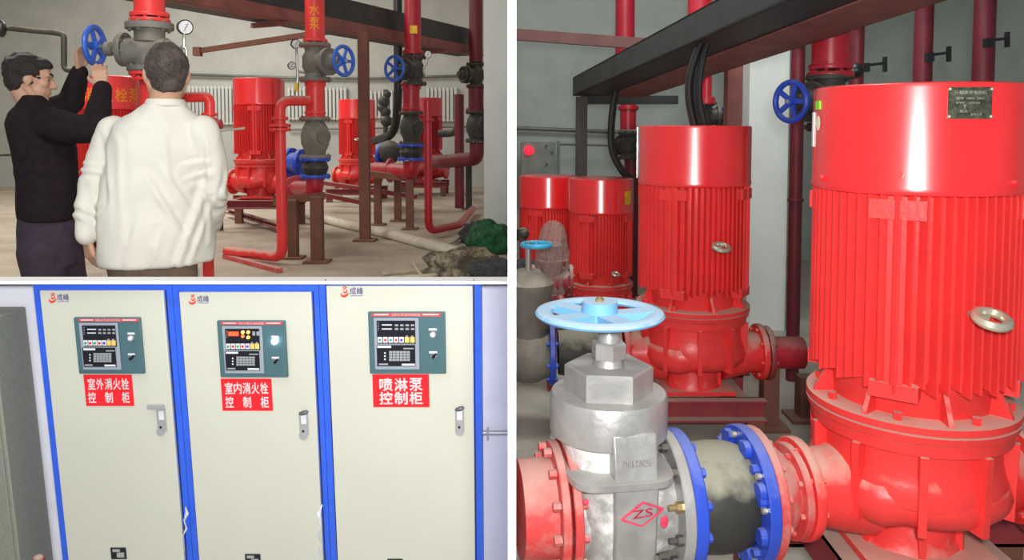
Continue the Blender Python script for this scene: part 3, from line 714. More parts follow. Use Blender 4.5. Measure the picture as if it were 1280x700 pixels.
g.loft(rings[::-1]); solo('plastic_bag', g, bagm, 'crumpled clear plastic bag pulled over a valve', 'plastic bag')
# ================================================================== HALL (upper left)
FZ = 0.0
def fl(u, v): return PZ(u, v, 0.0)
GP = 'red vertical pumps in the hall'
hA = pump('bright red pump motor with orange characters behind the men', 138, 7.3, 281, .98, -.3, (1, -.1, 0), False, GP)
hB = pump('bright red pump motor right of the man in the white jacket', 326, 9.2, 247, .99, -.2, (1, -.25, 0), False, GP)
hC = pump('red pump motor partly behind the brown square column', 447, 12.6, 234, 1.0, -.5, (1, -.2, 0), False, GP, (.0, .8, .9))
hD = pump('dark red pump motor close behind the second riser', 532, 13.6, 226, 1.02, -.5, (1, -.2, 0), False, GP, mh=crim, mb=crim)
t, A, s, base, hood = hA
for ch, az in (('消', -.50), ('火', -.02), ('栓', .42), ('泵', .86)):
    cyl_text(ch, az, .112, 1.20, 1.33, .3035, orange, hood, 'lettering', .02, A=A)
# orange marks on the third pump's hood
t, A, s, base, hood = hC
cyl_text('火', -.10, .06, 1.20, 1.30, .3045, orange, hood, 'lettering', .02, A=A)
cyl_text('泵', .62, .06, 1.20, 1.30, .3045, orange, hood, 'lettering', .02, A=A)
def hskid(label, base, L, Wd, zb):
    return skid(label, base, L, Wd, 0.0, .10, 'brown steel frames under the hall pumps')
hskid('brown steel frame under the pump right of the white jacket', hB[3], .45, .34, 0)
hskid('brown steel frame under the pump behind the square column', hC[3], .45, .34, 0)
hskid('brown steel frame under the pump behind the men', hA[3], .42, .3, 0)
hskid('brown steel frame under the dark pump behind the second riser', hD[3], .4, .3, 0)
solo('floor_channel', channel(G(), PZ(284, 266, .06), PZ(352, 287, .06), .06, .06), maroon, 'brown channel lying below the bright red pump frame', 'beam')
# ---- overhead cable tray of the hall
def hp(u, v, d): return P(u, v, d)
e0 = P(215, 0, 6.15); e1 = P(603, 66, 10.9)
e0 = V((e0.x, e0.y, 0)); e1 = V((e1.x, e1.y, 0))
zb = P(454, 41, 8.35).z
dv = (e1-e0).normalized(); nrm = V((-dv.y, dv.x, 0))
if nrm.y < 0: nrm = -nrm
def hb(a, y, z): q = e0.lerp(e1, a)+nrm*y; return V((q.x, q.y, zb+z))
tr_ = thing('cable_tray', 'long dark overhead cable tray with a rusty red lower edge crossing the hall', 'cable tray', hb(0, 0, 0))
g = G()
def slab(g, y0, y1, z0, z1, a0=-.02, a1=1.): return g.prism([hb(a0, y0, z0), hb(a0, y1, z0), hb(a0, y1, z1), hb(a0, y0, z1)], hb(a1, 0, 0)-hb(a0, 0, 0))
slab(g, 0, .012, .09, .33); slab(g, 0, .42, .0, .012); slab(g, .41, .42, 0, .3)
part('trough', g, traygrey, tr_)
g = G(); slab(g, -.012, .0, -.01, .10); slab(g, -.012, .12, -.014, -.002); slab(g, -.03, .0, -.014, -.004)
part('rusty_flange', g, traybrown, tr_, 'rusty red lower edge')
for k in range(7):
    a = .1+k*.14; g = G().prism([hb(a, .0, -.06), hb(a, .42, -.06), hb(a, .42, -.015), hb(a, .0, -.015)], (dv*.05)); 
    if k in (1, 5): part('crosspiece', g, traybrown, tr_)
post('square_column', 'brown square steel column on a base plate', 454, 40, 8.05, 0, .105, brown, 'column')
t = thing('brace', 'thin rusty angle brace from the wall to the cable tray', 'brace', P(247, 65, 9.6))
part('angle_bar', G().beam(P(246, 64, 9.6), P(447, 34, 8.3), .05, .06), brown, t)
part('end_plate', G().beam(P(247, 59, 9.55), P(247, 70, 9.55), .09, .09, ref=(0, 1, 0)), brown, t)
# ---- radiators on the back wall
def radiator(label, u0, u1, v0, v1, d):
    a = P(u0, v1, d); b = P(u1, v0, d); t = thing('radiator', label, 'radiator', ((a.x+b.x)/2, d, a.z), 'white radiators on the back wall')
    n = max(3, int((b.x-a.x)/.075))
    for k in range(n):
        x = a.x+(k+.5)*(b.x-a.x)/n; w = (b.x-a.x)/n*.36
        part('column', G().box((x-w, d-.05, a.z+.03), (x+w, d+.05, b.z-.02)), radm, t, bev=.012)
    for z in (a.z+.06, b.z-.06): part('header', G().cyl((a.x, d, z), (b.x, d, z), .024, n=10), radm, t)
radiator('white radiator left of the bright red pump', 236, 300, 106, 158, WY-.06)
radiator('white radiator behind the first clamp riser', 360, 434, 108, 152, WY-.06)
radiator('white radiator beside the dark pump at the right', 533, 572, 108, 154, WY-.06)
radiator('white radiator behind the brown square column', 462, 492, 112, 150, WY-.06)
# ---- wall pipes
solo('wall_pipe', G().tube([P(234, 93, WY-.1), P(360, 97, WY-.1), P(470, 98, WY-.1), P(604, 94, WY-.1)], .03, 10), galv, 'long grey heating pipe along the back wall', 'pipe')
solo('wall_pipe', G().cyl(P(360, 162, WY-.1), P(600, 158, WY-.1), .02, n=8), galv, 'thin grey pipe low on the back wall below the radiators', 'pipe')
solo('wall_pipe', G().tube(bend([P(-14, 35, 9), P(8, 35, 9), P(70, 41, 9), P(80, 43, 9), P(80, 87, 9), P(96, 89, 9)], .06), .033, 12), darkiron, 'black bent pipe at the upper left above the man in black', 'pipe')
solo('pipe_valve', G().ell(P(2, 36, 8.95), (.05, .06, .10)), black, 'black fitting at the left end of the bent pipe', 'valve')
solo('wall_pipe', G().cyl(P(-8, 194, 12), P(26, 193, 12), .02, n=8), darkiron, 'thin dark pipe low at the left edge', 'pipe')
# ---- riser 1 with the valve being turned
VD = 3.95
c1 = P(187, 66, VD); rr = m(17.5, VD)
pipe('riser_pipe', 'thick bright red riser above the valve the man turns', [P(187, 16, VD), V((c1.x, c1.y, 3.2))], m(18, VD), red, 'pipe', 'risers in the hall',
     fl=[(P(187, 19, VD), Z, m(23, VD), m(5, VD)), (P(187, 26, VD), Z, m(24, VD), m(4, VD))])
t = thing('gate_valve', 'grey gate valve with the blue wheel the man in black turns', 'valve', c1)
for v, r_ in ((33, 28),): flange_parts(t, P(187, v, VD), Z, m(r_, VD), m(8, VD), castiron, 10)
part('neck', G().cyl(P(187, 36, VD), P(187, 52, VD), m(18, VD)), castiron, t)
part('body', G().cyl(P(210, 66, VD), P(159, 66, VD), m(18, VD)).ell(P(206, 66, VD), m(17, VD)), castiron, t)
part('lower_neck', G().cyl(P(187, 66, VD), P(187, 86, VD), m(18, VD)), castiron, t)
flange_parts(t, P(187, 86, VD), Z, m(26, VD), m(6, VD), castiron, 10)
flange_parts(t, P(155, 62, VD), X, m(21, VD), m(7, VD), castiron, 8, 'bonnet_flange')
part('bonnet', G().lathe(P(151, 61, VD), -X, [(0, m(15, VD)), (m(6, VD), m(10, VD)), (m(10, VD), m(7, VD)), (m(12, VD), m(9, VD)), (m(18, VD), m(9, VD)), (m(20, VD), m(5, VD))], 12), castiron, t)
WC = P(118.5, 57, VD)
part('stem', G().cyl(P(136, 59, VD), WC-X*.03, m(3, VD), n=10), steel, t)
part('handwheel', wheel_g(G(), WC, -X, .110, .016, 5, .022, rz=.014, hub=.24), bluew, t, label='blue handwheel')
pipe('riser_pipe', 'red riser length below the grey valve, just left of the bare head', [V((c1.x, c1.y, -.2)), P(187, 90, VD)], m(12, VD), red, 'pipe', 'risers in the hall', fl=[(P(187, 92, VD), Z, m(24, VD), m(4, VD)), (P(187, 99, VD), Z, m(20, VD), m(4, VD))])
bd = 4.3
pipe('branch_pipe', 'short bright red elbow pipe right of the bare neck', [P(215, 122, bd), P(262, 121, bd), P(262, 146, bd)], m(6.5, bd), red, 'pipe', R=m(9, bd), fl=[(P(262, 143, bd), Z, m(10, bd), m(2.5, bd)), (P(262, 149, bd), Z, m(9, bd), m(2.5, bd))])
t = thing('branch_valve', 'small pinkish red valve under the elbow pipe', 'valve', P(267, 155, bd))
part('body', G().limb([P(261, 150, bd), P(272, 155, bd)], [m(5, bd), m(5, bd)]), crim, t)
part('end_cap', G().cyl(P(270, 156, bd), P(277, 155, bd), m(6, bd)), crim, t)
part('lever', G().beam(P(268, 165, bd), P(306, 160, bd), .012, .012), brass2, t)
solo('red_prop', G().beam(V((PZ(261, 352, 0).x, PZ(261, 352, 0).y, -.2)), V((PZ(261, 352, 0).x, PZ(261, 352, 0).y, P(261, 300, PZ(261, 352, 0).y).z)), .065, .06, ref=(0, 1, 0)), red, 'bright red steel prop just right of the white jacket hem', 'prop')
gauge('white faced pressure gauge upper right of the cropped head', 232, 34, 4.02, 9.5, [(230, 46), (230, 60), (222, 64), (221, 75), (233, 78), (233, 60), (226, 58)])
# ---- riser 2
D2 = 6.95
def zz(u, v, d): return P(u, v, d)
u2 = 394
pipe('riser_pipe', 'bright red riser with orange characters', [P(u2, 53, D2), V((P(u2, 53, D2).x, D2, ZC-.01))], m(12, D2), red, 'pipe', 'risers in the hall', fl=[(P(u2, 51, D2), Z, m(15, D2), m(3, D2)), (P(u2, 57, D2), Z, m(16, D2), m(4, D2))])
rt = bpy.context.scene.objects['riser_pipe.002'] if 'riser_pipe.002' in bpy.data.objects else None
def riser_text(parent, txt, u, v0, v1, d, wpx, az0, rad):
    c = P(u, v0, d)
    for i, ch in enumerate(txt):
        za = P(u, v0+(v1-v0)*(i+1)/len(txt), d).z; zb_ = P(u, v0+(v1-v0)*(i+.08)/len(txt), d).z
        def fn(a, b): 
            an = az0+(a-.5)*wpx; return V((c.x+math.sin(an)*rad*1.015, c.y-math.cos(an)*rad*1.015, za+(zb_-za)*b*.92))
        part('lettering', text_g(G(), ch, fn, .02, 8), orange, parent)
rpipe = [o for o in bpy.data.objects if o.get('label') == 'bright red riser with orange characters'][0]
riser_text(rpipe, '水泵', u2, 4, 38, D2, 1.0, .55-.40, m(12, D2))
gate_valve('dusty grey gate valve with a blue wheel on its right', P(u2, 78, D2), Z, (.80, -.45, 0), 1.0, castiron, bluew, wheelR=.145, wx=.34)
g2 = thing('spool_pipe', 'bright red flanged pipe length under the gate valve', 'pipe', P(u2, 148, D2), 'flanged red pipe lengths')
part('pipe_run', G().cyl(P(u2, 101, D2), P(u2, 149, D2), m(11.5, D2)), red, g2)
for v, w in ((101, 15), (106, 13), (141, 13), (148, 17)): flange_parts(g2, P(u2, v, D2), Z, m(w, D2), m(3, D2), red, 8)
check_valve('rounded grey check valve with a side cover', P(u2, 172, D2), .93, castiron)
pj0 = P(u2, 197, D2); pj1 = P(u2, 222, D2)
flex_joint('black rubber joint with blue rings low on the first clamp riser', pj1, pj0, m(19, D2), bluep)
g3 = thing('elbow_pipe', 'red bend carrying the first clamp riser to the pump', 'pipe', P(u2, 250, D2), None)
part('pipe_run', G().tube(bend([P(u2, 222, D2), P(u2-1, 240, D2), P(372, 238, D2+.6), P(352, 234, 8.6)], .12), [m(13, D2)]*21, 18) if False else G().tube(bend([P(u2, 222, D2), P(u2-1, 238, D2), P(370, 236, D2+.7), P(356, 234, 8.4)], .10), m(11, D2), 18), crim, g3)
flange_parts(g3, P(371, 236, D2+.7), (P(356, 234, 8.4)-P(371, 236, D2+.7)), .135, .03, crim, 8)
t = thing('rubber_joint', 'blue ringed side joint left of the rubber joint', 'pipe joint', P(368, 203, 8.2))
flange_parts(t, P(364, 203, 8.3), (1, -.3, 0), .16, .05, bluep, 8); part('rubber_sleeve', G().cyl(P(364, 203, 8.3), P(378, 204, 8.0), .11), bluep, t)
flange_parts(t, P(377, 204, 8.05), (1, -.3, 0), .15, .04, bluep, 8)
post('steel_stand', 'brown steel leg under the red bend nearest the viewer', 396, 246, 6.75, 0, .10, brown, 'stand', 'steel legs under the hall pipes')
post('steel_stand', 'brown steel leg beside the thin red standpipe', 366, 250, 6.95, 0, .085, brown, 'stand', 'steel legs under the hall pipes')
solo('steel_beam', G().beam(P(345, 252, 7.2), P(402, 245, 6.85), .08, .07), brown, 'brown bearer between the two steel legs', 'beam')
# left branch of riser 2 to the floor
bd2 = 6.6; zf = .07
pa = P(352, 330, bd2); xa = P(351, 200, bd2).x
pts = [P(u2-8, 126, bd2+.2), V((xa, bd2, P(351, 126, bd2).z)), V((xa, bd2, zf)), V((xa-.62, bd2+.35, zf))]
pp = pipe('standpipe', 'slim bright red pipe dropping to the floor in front of the bright pump', pts, m(6.5, bd2), red, 'pipe', R=m(14, bd2),
     fl=[(V((xa, bd2, P(351, 157, bd2).z)), Z, m(13, bd2), m(3, bd2)), (V((xa, bd2, P(351, 162, bd2).z)), Z, m(13, bd2), m(3, bd2)), (V((xa, bd2, P(351, 148, bd2).z)), Z, m(10, bd2), m(3, bd2))])
part('foot_rail', G().beam(PZ(281, 320, .02), PZ(350, 338, .02), .05, .035), salmon, pp)
gauge('small pressure gauge left of the first clamp riser', 370, 55, 6.9, 6, [(371, 66), (371, 78), (372, 98), (371, 104)])
gauge('second small gauge just below the first one', 365, 82, 7.0, 5, [(371, 82), (372, 90), (384, 91)])
t = thing('ball_valve', 'small valve with a yellow handle left of the red spool', 'valve', P(370, 110, 6.9)); part('body', G().cyl(P(371, 104, 6.9), P(371, 124, 6.9), .02), steel, t); part('handle', G().beam(P(370.5, 104, 6.85), P(370.5, 114, 6.85), .03, .02, ref=(0, 1, 0)), yellow, t)
# ---- riser 3
D3 = 8.9; u3 = 516
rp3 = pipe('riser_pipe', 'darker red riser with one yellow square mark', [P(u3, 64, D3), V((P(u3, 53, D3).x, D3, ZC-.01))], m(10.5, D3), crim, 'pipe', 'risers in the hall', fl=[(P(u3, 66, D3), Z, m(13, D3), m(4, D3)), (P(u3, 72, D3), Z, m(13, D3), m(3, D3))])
part('yellow_mark', G().beam(P(517, 32, D3-.11), P(517, 42, D3-.11), .085, .02, ref=(0, 1, 0)), mat('yellow_mark', (.85, .5, .03), .6, var=.3, vs=30), rp3)
gate_valve('dark grey gate valve with a blue wheel on its left', P(u3+2, 88, D3), Z, (-.55, -.82, 0), 1.0, darkiron, bluew, wheelR=.155, wx=.34)
g2 = thing('spool_pipe', 'darker red flanged pipe length under the left-facing wheel', 'pipe', P(u3-2, 141, D3), 'flanged red pipe lengths')
part('pipe_run', G().cyl(P(u3-2, 104, D3), P(u3-2, 142, D3), m(10.5, D3)), crim, g2)
for v, w in ((105, 13), (110, 12), (136, 12), (141, 14)): flange_parts(g2, P(u3-2, v, D3), Z, m(w, D3), m(3, D3), crim, 8)
check_valve('dark rounded check valve on the second riser', P(u3-2, 160, D3), .95, darkiron)
flex_joint('dark rubber joint with blue rings on the second riser', P(u3-2, 200, D3), P(u3-2, 180, D3), m(17, D3), bluep)
pipe('suction_pipe', 'dusty red horizontal pipe under the second riser', [P(u3-2, 202, D3), P(u3-2, 215, D3), P(470, 212, 9.6), P(462, 212, 11.6)], m(10, D3), crim, 'pipe', fl=[(P(488, 213, 9.35), (-1, .2, 0), .15, .03)])
t = thing('rubber_joint', 'blue joint beside the pump behind the square column', 'pipe joint', P(482, 192, 11)); flange_parts(t, P(479, 194, 11), (1, -.4, 0), .19, .05, bluep, 8); part('rubber_sleeve', G().ell(P(487, 190, 10.9), (.17, .15, .17)), darkiron, t)
for u, v0, d, lb in ((472, 222, 9.35, 'leftmost of the three brown legs under the second riser'), (497, 222, 9.75, 'middle one of the three brown legs under the second riser'), (512, 215, 8.95, 'rightmost of the three brown legs under the second riser')):
    post('steel_stand', lb, u, v0, d, 0, .085, brown, 'stand', 'steel legs under the hall pipes')
solo('steel_beam', G().beam(P(458, 217, 9.2), P(520, 224, 9.0), .07, .07), brown, 'dusty brown bearer on the three legs', 'beam')
solo('steel_beam', G().beam(P(400, 228, 11.6), P(520, 246, 10.9), .06, .06), maroon, 'low brown rail running behind the square column', 'beam')
solo('steel_beam', G().beam(P(403, 243, 10.8), P(452, 253, 10.6), .06, .06), maroon, 'lowest brown rail left of the square column', 'beam')
d = 8.2; xs = P(535, 200, d).x
pipe('standpipe', 'dark red standpipe bending right near the floor', [V((xs, d, P(535, 125, d).z)), V((xs, d, .08)), V((xs+.30, d+.55, .08)), V((xs+.36, 10.5, .08)), ], m(5, d), crim, 'pipe', R=.14, fl=[(V((xs, d, P(535, 150, d).z)), Z, m(8, d), m(3, d))])
gauge('small dark gauge at the upper right of the second riser', 535, 68, 8.8, 5, [(533, 80), (528, 88), (533, 96)])
# ---- riser 4 (far right, dark)
D4 = 10.4; u4 = 595
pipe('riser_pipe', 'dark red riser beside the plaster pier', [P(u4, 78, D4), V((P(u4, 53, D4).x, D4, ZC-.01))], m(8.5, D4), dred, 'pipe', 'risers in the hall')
gate_valve('black gate valve on the riser beside the plaster pier', P(u4, 94, D4), Z, (-.8, -.6, 0), .95, darkiron, darkiron, wheelR=.12, wx=.22)
g2 = thing('spool_pipe', 'dark red pipe length beside the plaster pier', 'pipe', P(u4, 141, D4), 'flanged red pipe lengths')
part('pipe_run', G().cyl(P(u4, 106, D4), P(u4, 141, D4), m(9.5, D4)), dred, g2)
for v, w in ((108, 12), (138, 13)): flange_parts(g2, P(u4, v, D4), Z, m(w, D4), m(3, D4), dred, 8)
check_valve('blackish check valve beside the plaster pier', P(u4+1, 158, D4), 1.05, darkiron)
pipe('elbow_pipe', 'dark red bend low beside the plaster pier', [P(u4+1, 178, D4), P(u4+1, 198, D4), P(555, 202, 11.2), P(540, 202, 12.6)], m(9, D4), dred, 'pipe')
post('steel_stand', 'dark brown leg at the right beside the pier', 586, 205, 11.2, 0, .09, darkiron, 'stand', 'steel legs under the hall pipes')
solo('standpipe', G().cyl(P(574, 118, 10.9), V((P(574, 118, 10.9).x, 10.9, .05)), m(6, 10.9)), dred, 'dark red standpipe left of the dark riser', 'pipe')
pipe('standpipe', 'thin dark pipe bend between the dark pump and the dark riser', [P(548, 167, 12.4), P(566, 167, 12.4), P(575, 158, 12.3)], .06, darkiron, 'pipe')
# black hose
pipe('black_hose', 'thick black hose curving down beside the second riser', [P(497, -6, 10.6), P(498, 120, 10.6), P(494, 168, 10.8), P(468, 176, 11.4)], m(5.5, 10.6), cable, 'hose', R=.5)
t = thing('manifold', 'cluster of small black fittings above the hose end', 'valve', P(482, 150, 11.2))
for i, (u, v, r_) in enumerate(((484, 118, .06), (480, 127, .09), (482, 140, .08), (483, 151, .09), (478, 135, .07))): part('fitting', G().ell(P(u, v, 11.2), r_, 10, 8), darkiron, t)
part('stem', G().cyl(P(482, 112, 11.2), P(482, 172, 11.2), .035), darkiron, t)
# ---- things on the floor
d = 8.9
pts = [PZ(384, 268, .05), PZ(430, 280, .05), PZ(480, 291, .05), PZ(560, 312, .05), PZ(600, 321, .05), PZ(625, 331, .05)]
pipe('plastic_pipe', 'long dusty white plastic pipe lying on the floor', pts, .052, pvc, 'pipe', R=.2)
def blob(name, c, rad, amp, fr, mt, label, cat, seed=0, n=40, k=24, kind=None):
    g = G().ell((0, 0, 0), 1, n, k)
    out = []
    for p in g.v:
        q = p.copy(); w = 1+amp*(noise.noise(q*fr+V((seed, 0, 0)))+.5*noise.noise(q*fr*2.3+V((seed, 5, 0))))
        if q.z < -.55: q.z = -.55
        out.append(V((q.x*rad[0]*w, q.y*rad[1]*w, (q.z+.55)*rad[2]*w))+V(c))
    g.v = out; return solo(name, g, mt, label, cat, ang=180)
sackm = mat('muddy_sack', (.075, .06, .035), .8, var=.5, vs=12, col2=(.36, .31, .21), fac2=.9, s2=9, bump=.8, bs=18, thr=.5)
netm = mat('green_net', (.012, .085, .030), .8, var=.6, vs=20, bump=1., bs=60, col2=(.03, .22, .09), fac2=.7, s2=14)
netd = mat('dark_net', (.05, .055, .06), .8, var=.5, vs=20, bump=1., bs=60)
c = PZ(576, 343, 0); blob('muddy_sack', c, (.34, .22, .13), .35, 1.6, sackm, 'crumpled muddy sack at the bottom edge of the hall', 'sack', 3)
c = PZ(612, 322, 0); blob('green_net', c+V((0, .35, 0)), (.24, .25, .20), .22, 1.6, netm, 'heap of dark green safety net by the pier', 'net', 9)
c = PZ(591, 303, 0); blob('grey_net', c, (.14, .2, .13), .3, 2.0, netd, 'dark grey end of netting left of the green heap', 'net', 15)
c = PZ(628, 349, 0); blob('dark_sack', c, (.30, .15, .10), .3, 2, netd, 'dark rubbish heap at the bottom right corner of the hall', 'sack', 21)
stk = mat('pale_wood', (.50, .44, .32), .8, var=.3, vs=20)
for i, (a, b, lb) in enumerate((((478, 342), (560, 333), 'long pale stick lying at the bottom of the hall'), ((488, 347), (548, 343), 'shorter stick nearest the white cap board'), ((516, 328), (526, 343), 'short stick crossing the others'), ((556, 308), (580, 294), 'grey stick leaning on the dark netting'))):
    solo('stick', G().tube([PZ(a[0], a[1], .02), PZ((a[0]+b[0])/2, (a[1]+b[1])/2+.8, .03), PZ(b[0], b[1], .03)], [.014, .018, .013], 8), stk, lb, 'stick', 'sticks on the hall floor')
# ================================================================== CONTROL ROOM (lower left)
cream = mat('cream_enamel', (.57, .57, .485), .38, var=.04, vs=3, col2=(.56, .55, .47), fac2=.3, s2=1.3)
cblue = mat('cabinet_blue', (.030, .115, .72), .45, var=.10, vs=30)
teal = mat('panel_teal', (.060, .130, .150), .5, var=.08)
pgrey = mat('panel_grey_frame', (.28, .32, .37), .5, var=.05)
pblack = mat('panel_black', (.010, .010, .018), .3, var=.1)
pwhite = mat('panel_white', (.66, .67, .70), .5, var=.02)
signred = mat('sign_red', (.80, .012, .022), .45, var=.03)
signwhite = mat('sign_white', (.92, .92, .92), .5, var=.01)
stripred = mat('strip_red', (.62, .05, .05), .5, var=.05)
logored = mat('logo_red', (.70, .03, .02), .5, var=.1); logoblue = mat('logo_purple', (.12, .10, .32), .5, var=.05)
tablem = mat('panel_table_grey', (.30, .31, .32), .6, var=.1)
dots = [mat('dot_green', (.02, .28, .12), .5, var=.02), mat('dot_red', (.6, .01, .03), .5, var=.02), mat('dot_blue', (.05, .04, .45), .5, var=.02), mat('key_amber', (.80, .52, .14), .5, var=.02)]
filmm = mat('torn_film', (.75, .78, .85), .25, var=.2, vs=40, bump=.6)
nick = mat('nickel', (.50, .50, .52), .35, metal=.5, var=.05)
def lrot(o): return o
def lpart(name, g, mt, par, label=None, bev=0): return part(name, g, mt, par, label, 35, bev)
def pquad(par, name, r, x0, y0, x1, y1, o0, o1, mt, label=None, bev=0):
    """r: (u0,v0,u1,v1) of the panel in view; x,y fractions inside it"""
    U = lambda a: r[0]+(r[2]-r[0])*a; W_ = lambda b: r[1]+(r[3]-r[1])*b
    return lpart(name, lpx(G(), U(x0), W_(y0), U(x1), W_(y1), o0, o1), mt, par, label, bev)
def ptext(par, txt, r, x0, y0, x1, y1, off, mt, bold=.03, name='lettering', g=None):
    U = lambda a: r[0]+(r[2]-r[0])*a; W_ = lambda b: r[1]+(r[3]-r[1])*b
    bl = LP(U(x0), W_(y1), off); br = LP(U(x1), W_(y1), off); tl = LP(U(x0), W_(y0), off)
    up = LX(0, tl.z, off)-LX(0, bl.z, off)
    gg = text_g(g or G(), txt, planefn(bl, V((br.x-bl.x, 0, 0)), up), bold)
    return gg if g is not None else lpart(name, gg, mt, par)
def pcyl(par, name, r, x, y, rad, o0, o1, mt, label=None, n=20):
    u = r[0]+(r[2]-r[0])*x; v = r[1]+(r[3]-r[1])*y
    c = LP(u, v, o0)
    return lpart(name, G().cyl(c, LX(c.x, c.z, o1), m(rad, YT), n=n), mt, par, label)
def cabinet(label, u0, u1, dl, dr_, dtop, panel, sign, lines, logo, handle, vent, lit=False):
    xa = LP(u0, 530).x; xb = LP(u1, 530).x; zb = -.85
    base = LX((xa+xb)/2, zb, 0)
    t = thing('control_cabinet', label, 'cabinet', (base.x, base.y-.0, zb), 'blue and cream control cabinets')
    g = G(); zt = ZT-.002
    vs = [LX(xa, zb, 0), LX(xb, zb, 0), LX(xb, zb, -.13), LX(xa, zb, -.13), LX(xa, zt, 0), LX(xb, zt, 0), LX(xb, zt-.034, -.13), LX(xa, zt-.034, -.13)]
    g.add(vs, [(0,3,2,1),(4,5,6,7),(0,1,5,4),(1,2,6,5),(2,3,7,6),(3,0,4,7)])
    part('body', g, cblue, t)
    da = LP(dl, 530).x; db = LP(dr_, 530).x; zt2 = LP((u0+u1)/2, dtop, .01).z
    gg = lbox(G(), da, db, zb+.06, min(zt2, ZT-.004), .0005, .012)
    door = part('door', gg, cream, t, bev=.002)
    gg = G()
    for (p, q) in (((da-.0035, zb+.06), (da-.0035, zt2)), ((db+.0035, zb+.06), (db+.0035, zt2))): gg.beam(LX(p[0], p[1], .0), LX(q[0], q[1], .0), .003, .003)
    part('door_seal', gg, pblack, t)
    O = .0125
    r = panel
    pn = pquad(t, 'control_panel', r, 0, 0, 1, 1, O, O+.012, teal, bev=.003)
    o = O+.0125
    pquad(pn, 'title_strip', r, .04, .02, .94, .072, o, o+.001, stripred)
    pquad(pn, 'title_bar', r, .07, .035, .26, .052, o+.001, o+.0016, pwhite); pquad(pn, 'title_bar', r, .70, .035, .91, .052, o+.001, o+.0016, pwhite)
    ptext(pn, '消防水泵自动控制器', r, .29, .025, .67, .066, o+.0018, pwhite, .02)
    pquad(pn, 'display_frame', r, .07, .10, .655, .93, o, o+.005, pgrey, bev=.002)
    f = o+.0055
    pquad(pn, 'display_window', r, .105, .14, .605, .52, f, f+.001, pblack); pquad(pn, 'keypad_window', r, .105, .535, .605, .875, f, f+.001, pblack)
    f += .0012
    if lit:
        glow = emit('lit_digit_red', (1, .10, .03), 2.5); glo2 = emit('lit_amber', (1, .42, .06), 4.5)
        pquad(pn, 'digit_display', r, .14, .19, .30, .27, f, f+.001, emit('lit_display_back', (.55, .03, .01), 1.2))
        ptext(pn, '030', r, .155, .20, .285, .26, f+.0015, glow, .05)
        for x_, y_, mm in ((.36, .20, glo2), (.36, .27, glow), (.44, .20, glo2), (.44, .29, glo2)): pcyl(pn, 'indicator', r, x_, y_, 2.0, f, f+.003, mm, 'lit orange lamp')
        for x_ in (.52, .58): pquad(pn, 'indicator', r, x_-.02, .19, x_+.02, .26, f, f+.001, tablem)
    else:
        for y_ in (.20, .265): pquad(pn, 'display_line', r, .17, y_, .30, y_+.018, f, f+.001, pwhite)
        for x_ in (.36, .43, .50, .57):
            for y_ in (.20, .26): pquad(pn, 'indicator', r, x_-.022, y_, x_+.022, y_+.03, f, f+.001, tablem)
    for k in range(5): pquad(pn, 'scale_mark', r, .115, .17+k*.03, .13, .18+k*.03, f, f+.0006, tablem)
    for k in range(7):
        x_ = .115+k*.0705; amb = k >= 5
        ky = pquad(pn, 'key', r, x_, .405, x_+.058, .495, f, f+.003, dots[3] if amb else pwhite, 'amber key' if amb else None)
        if not amb: pcyl(pn, 'dot', r, x_+.029, .452, 1.7, f+.003, f+.0042, dots[(0, 1, 0, 1, 2)[k]], ('green', 'red', 'green', 'red', 'blue')[k]+' dot', 10)
        else: pcyl(pn, 'dot', r, x_+.029, .39, 1.3, f+.0, f+.0035, tablem, None, 10)
    for k in range(13): pquad(pn, 'terminal', r, .115+k*.0378, .508, .135+k*.0378, .522, f, f+.001, tablem)
    pquad(pn, 'white_corner', r, .11, .545, .29, .58, f, f+.0006, pwhite); pquad(pn, 'white_corner', r, .43, .835, .60, .865, f, f+.0006, pwhite)
    pquad(pn, 'caption', r, .45, .58, .585, .60, f, f+.0006, tablem); pquad(pn, 'caption', r, .13, .83, .25, .855, f, f+.0006, tablem)
    for k in range(3): pquad(pn, 'key_mark', r, .20, .65+k*.05, .22, .675+k*.05, f, f+.0006, pwhite)
    tg = G()
    U = lambda a: r[0]+(r[2]-r[0])*a; W_ = lambda b: r[1]+(r[3]-r[1])*b
    for k in range(6):
        for j in range(4): lpx(tg, U(.265+k*.046), W_(.63+j*.042), U(.265+k*.046+.040), W_(.63+j*.042+.034), f, f+.001)
    lpart('table_cells', tg, tablem, pn)
    pquad(pn, 'label_plate', r, .78, .265, .885, .30, o, o+.0012, pwhite); pquad(pn, 'label_plate', r, .785, .635, .89, .668, o, o+.0012, pwhite)
    if lit: pcyl(pn, 'lit_lamp', r, .835, .355, 3.6, o, o+.010, emit('white_lamp', (.80, .90, 1), 14), 'glowing white lamp')
    else:
        pcyl(pn, 'selector_knob', r, .835, .36, 3.9, o, o+.005, nick, 'pale knob'); pcyl(pn, 'knob_cap', r, .835, .36, 2.4, o+.005, o+.012, pwhite)
    kn = pcyl(pn, 'rotary_switch', r, .845, .715, 3.2, o, o+.004, nick)
    pcyl(pn, 'rotary_grip', r, .845, .715, 2.5, o+.004, o+.012, pblack); lpart('rotary_lever', G().beam(LP(U(.83), W_(.73), o+.013), LP(U(.875), W_(.675), o+.013), .006, .006), pblack, pn)
    # red sign
    sg = pquad(t, 'name_sign', sign, 0, 0, 1, 1, O, O+.002, signred, 'red name sign with white characters')
    for (chs, y0_, y1_) in lines:
        gg = G()
        for ch, x0_, x1_ in chs: ptext(None, ch, sign, x0_, y0_, x1_, y1_, O+.0026, None, .035, g=gg)
        part('lettering', gg, signwhite, sg)
    # emblem: red swirl and two purple characters
    lu, lv, ls = logo
    sw = G()
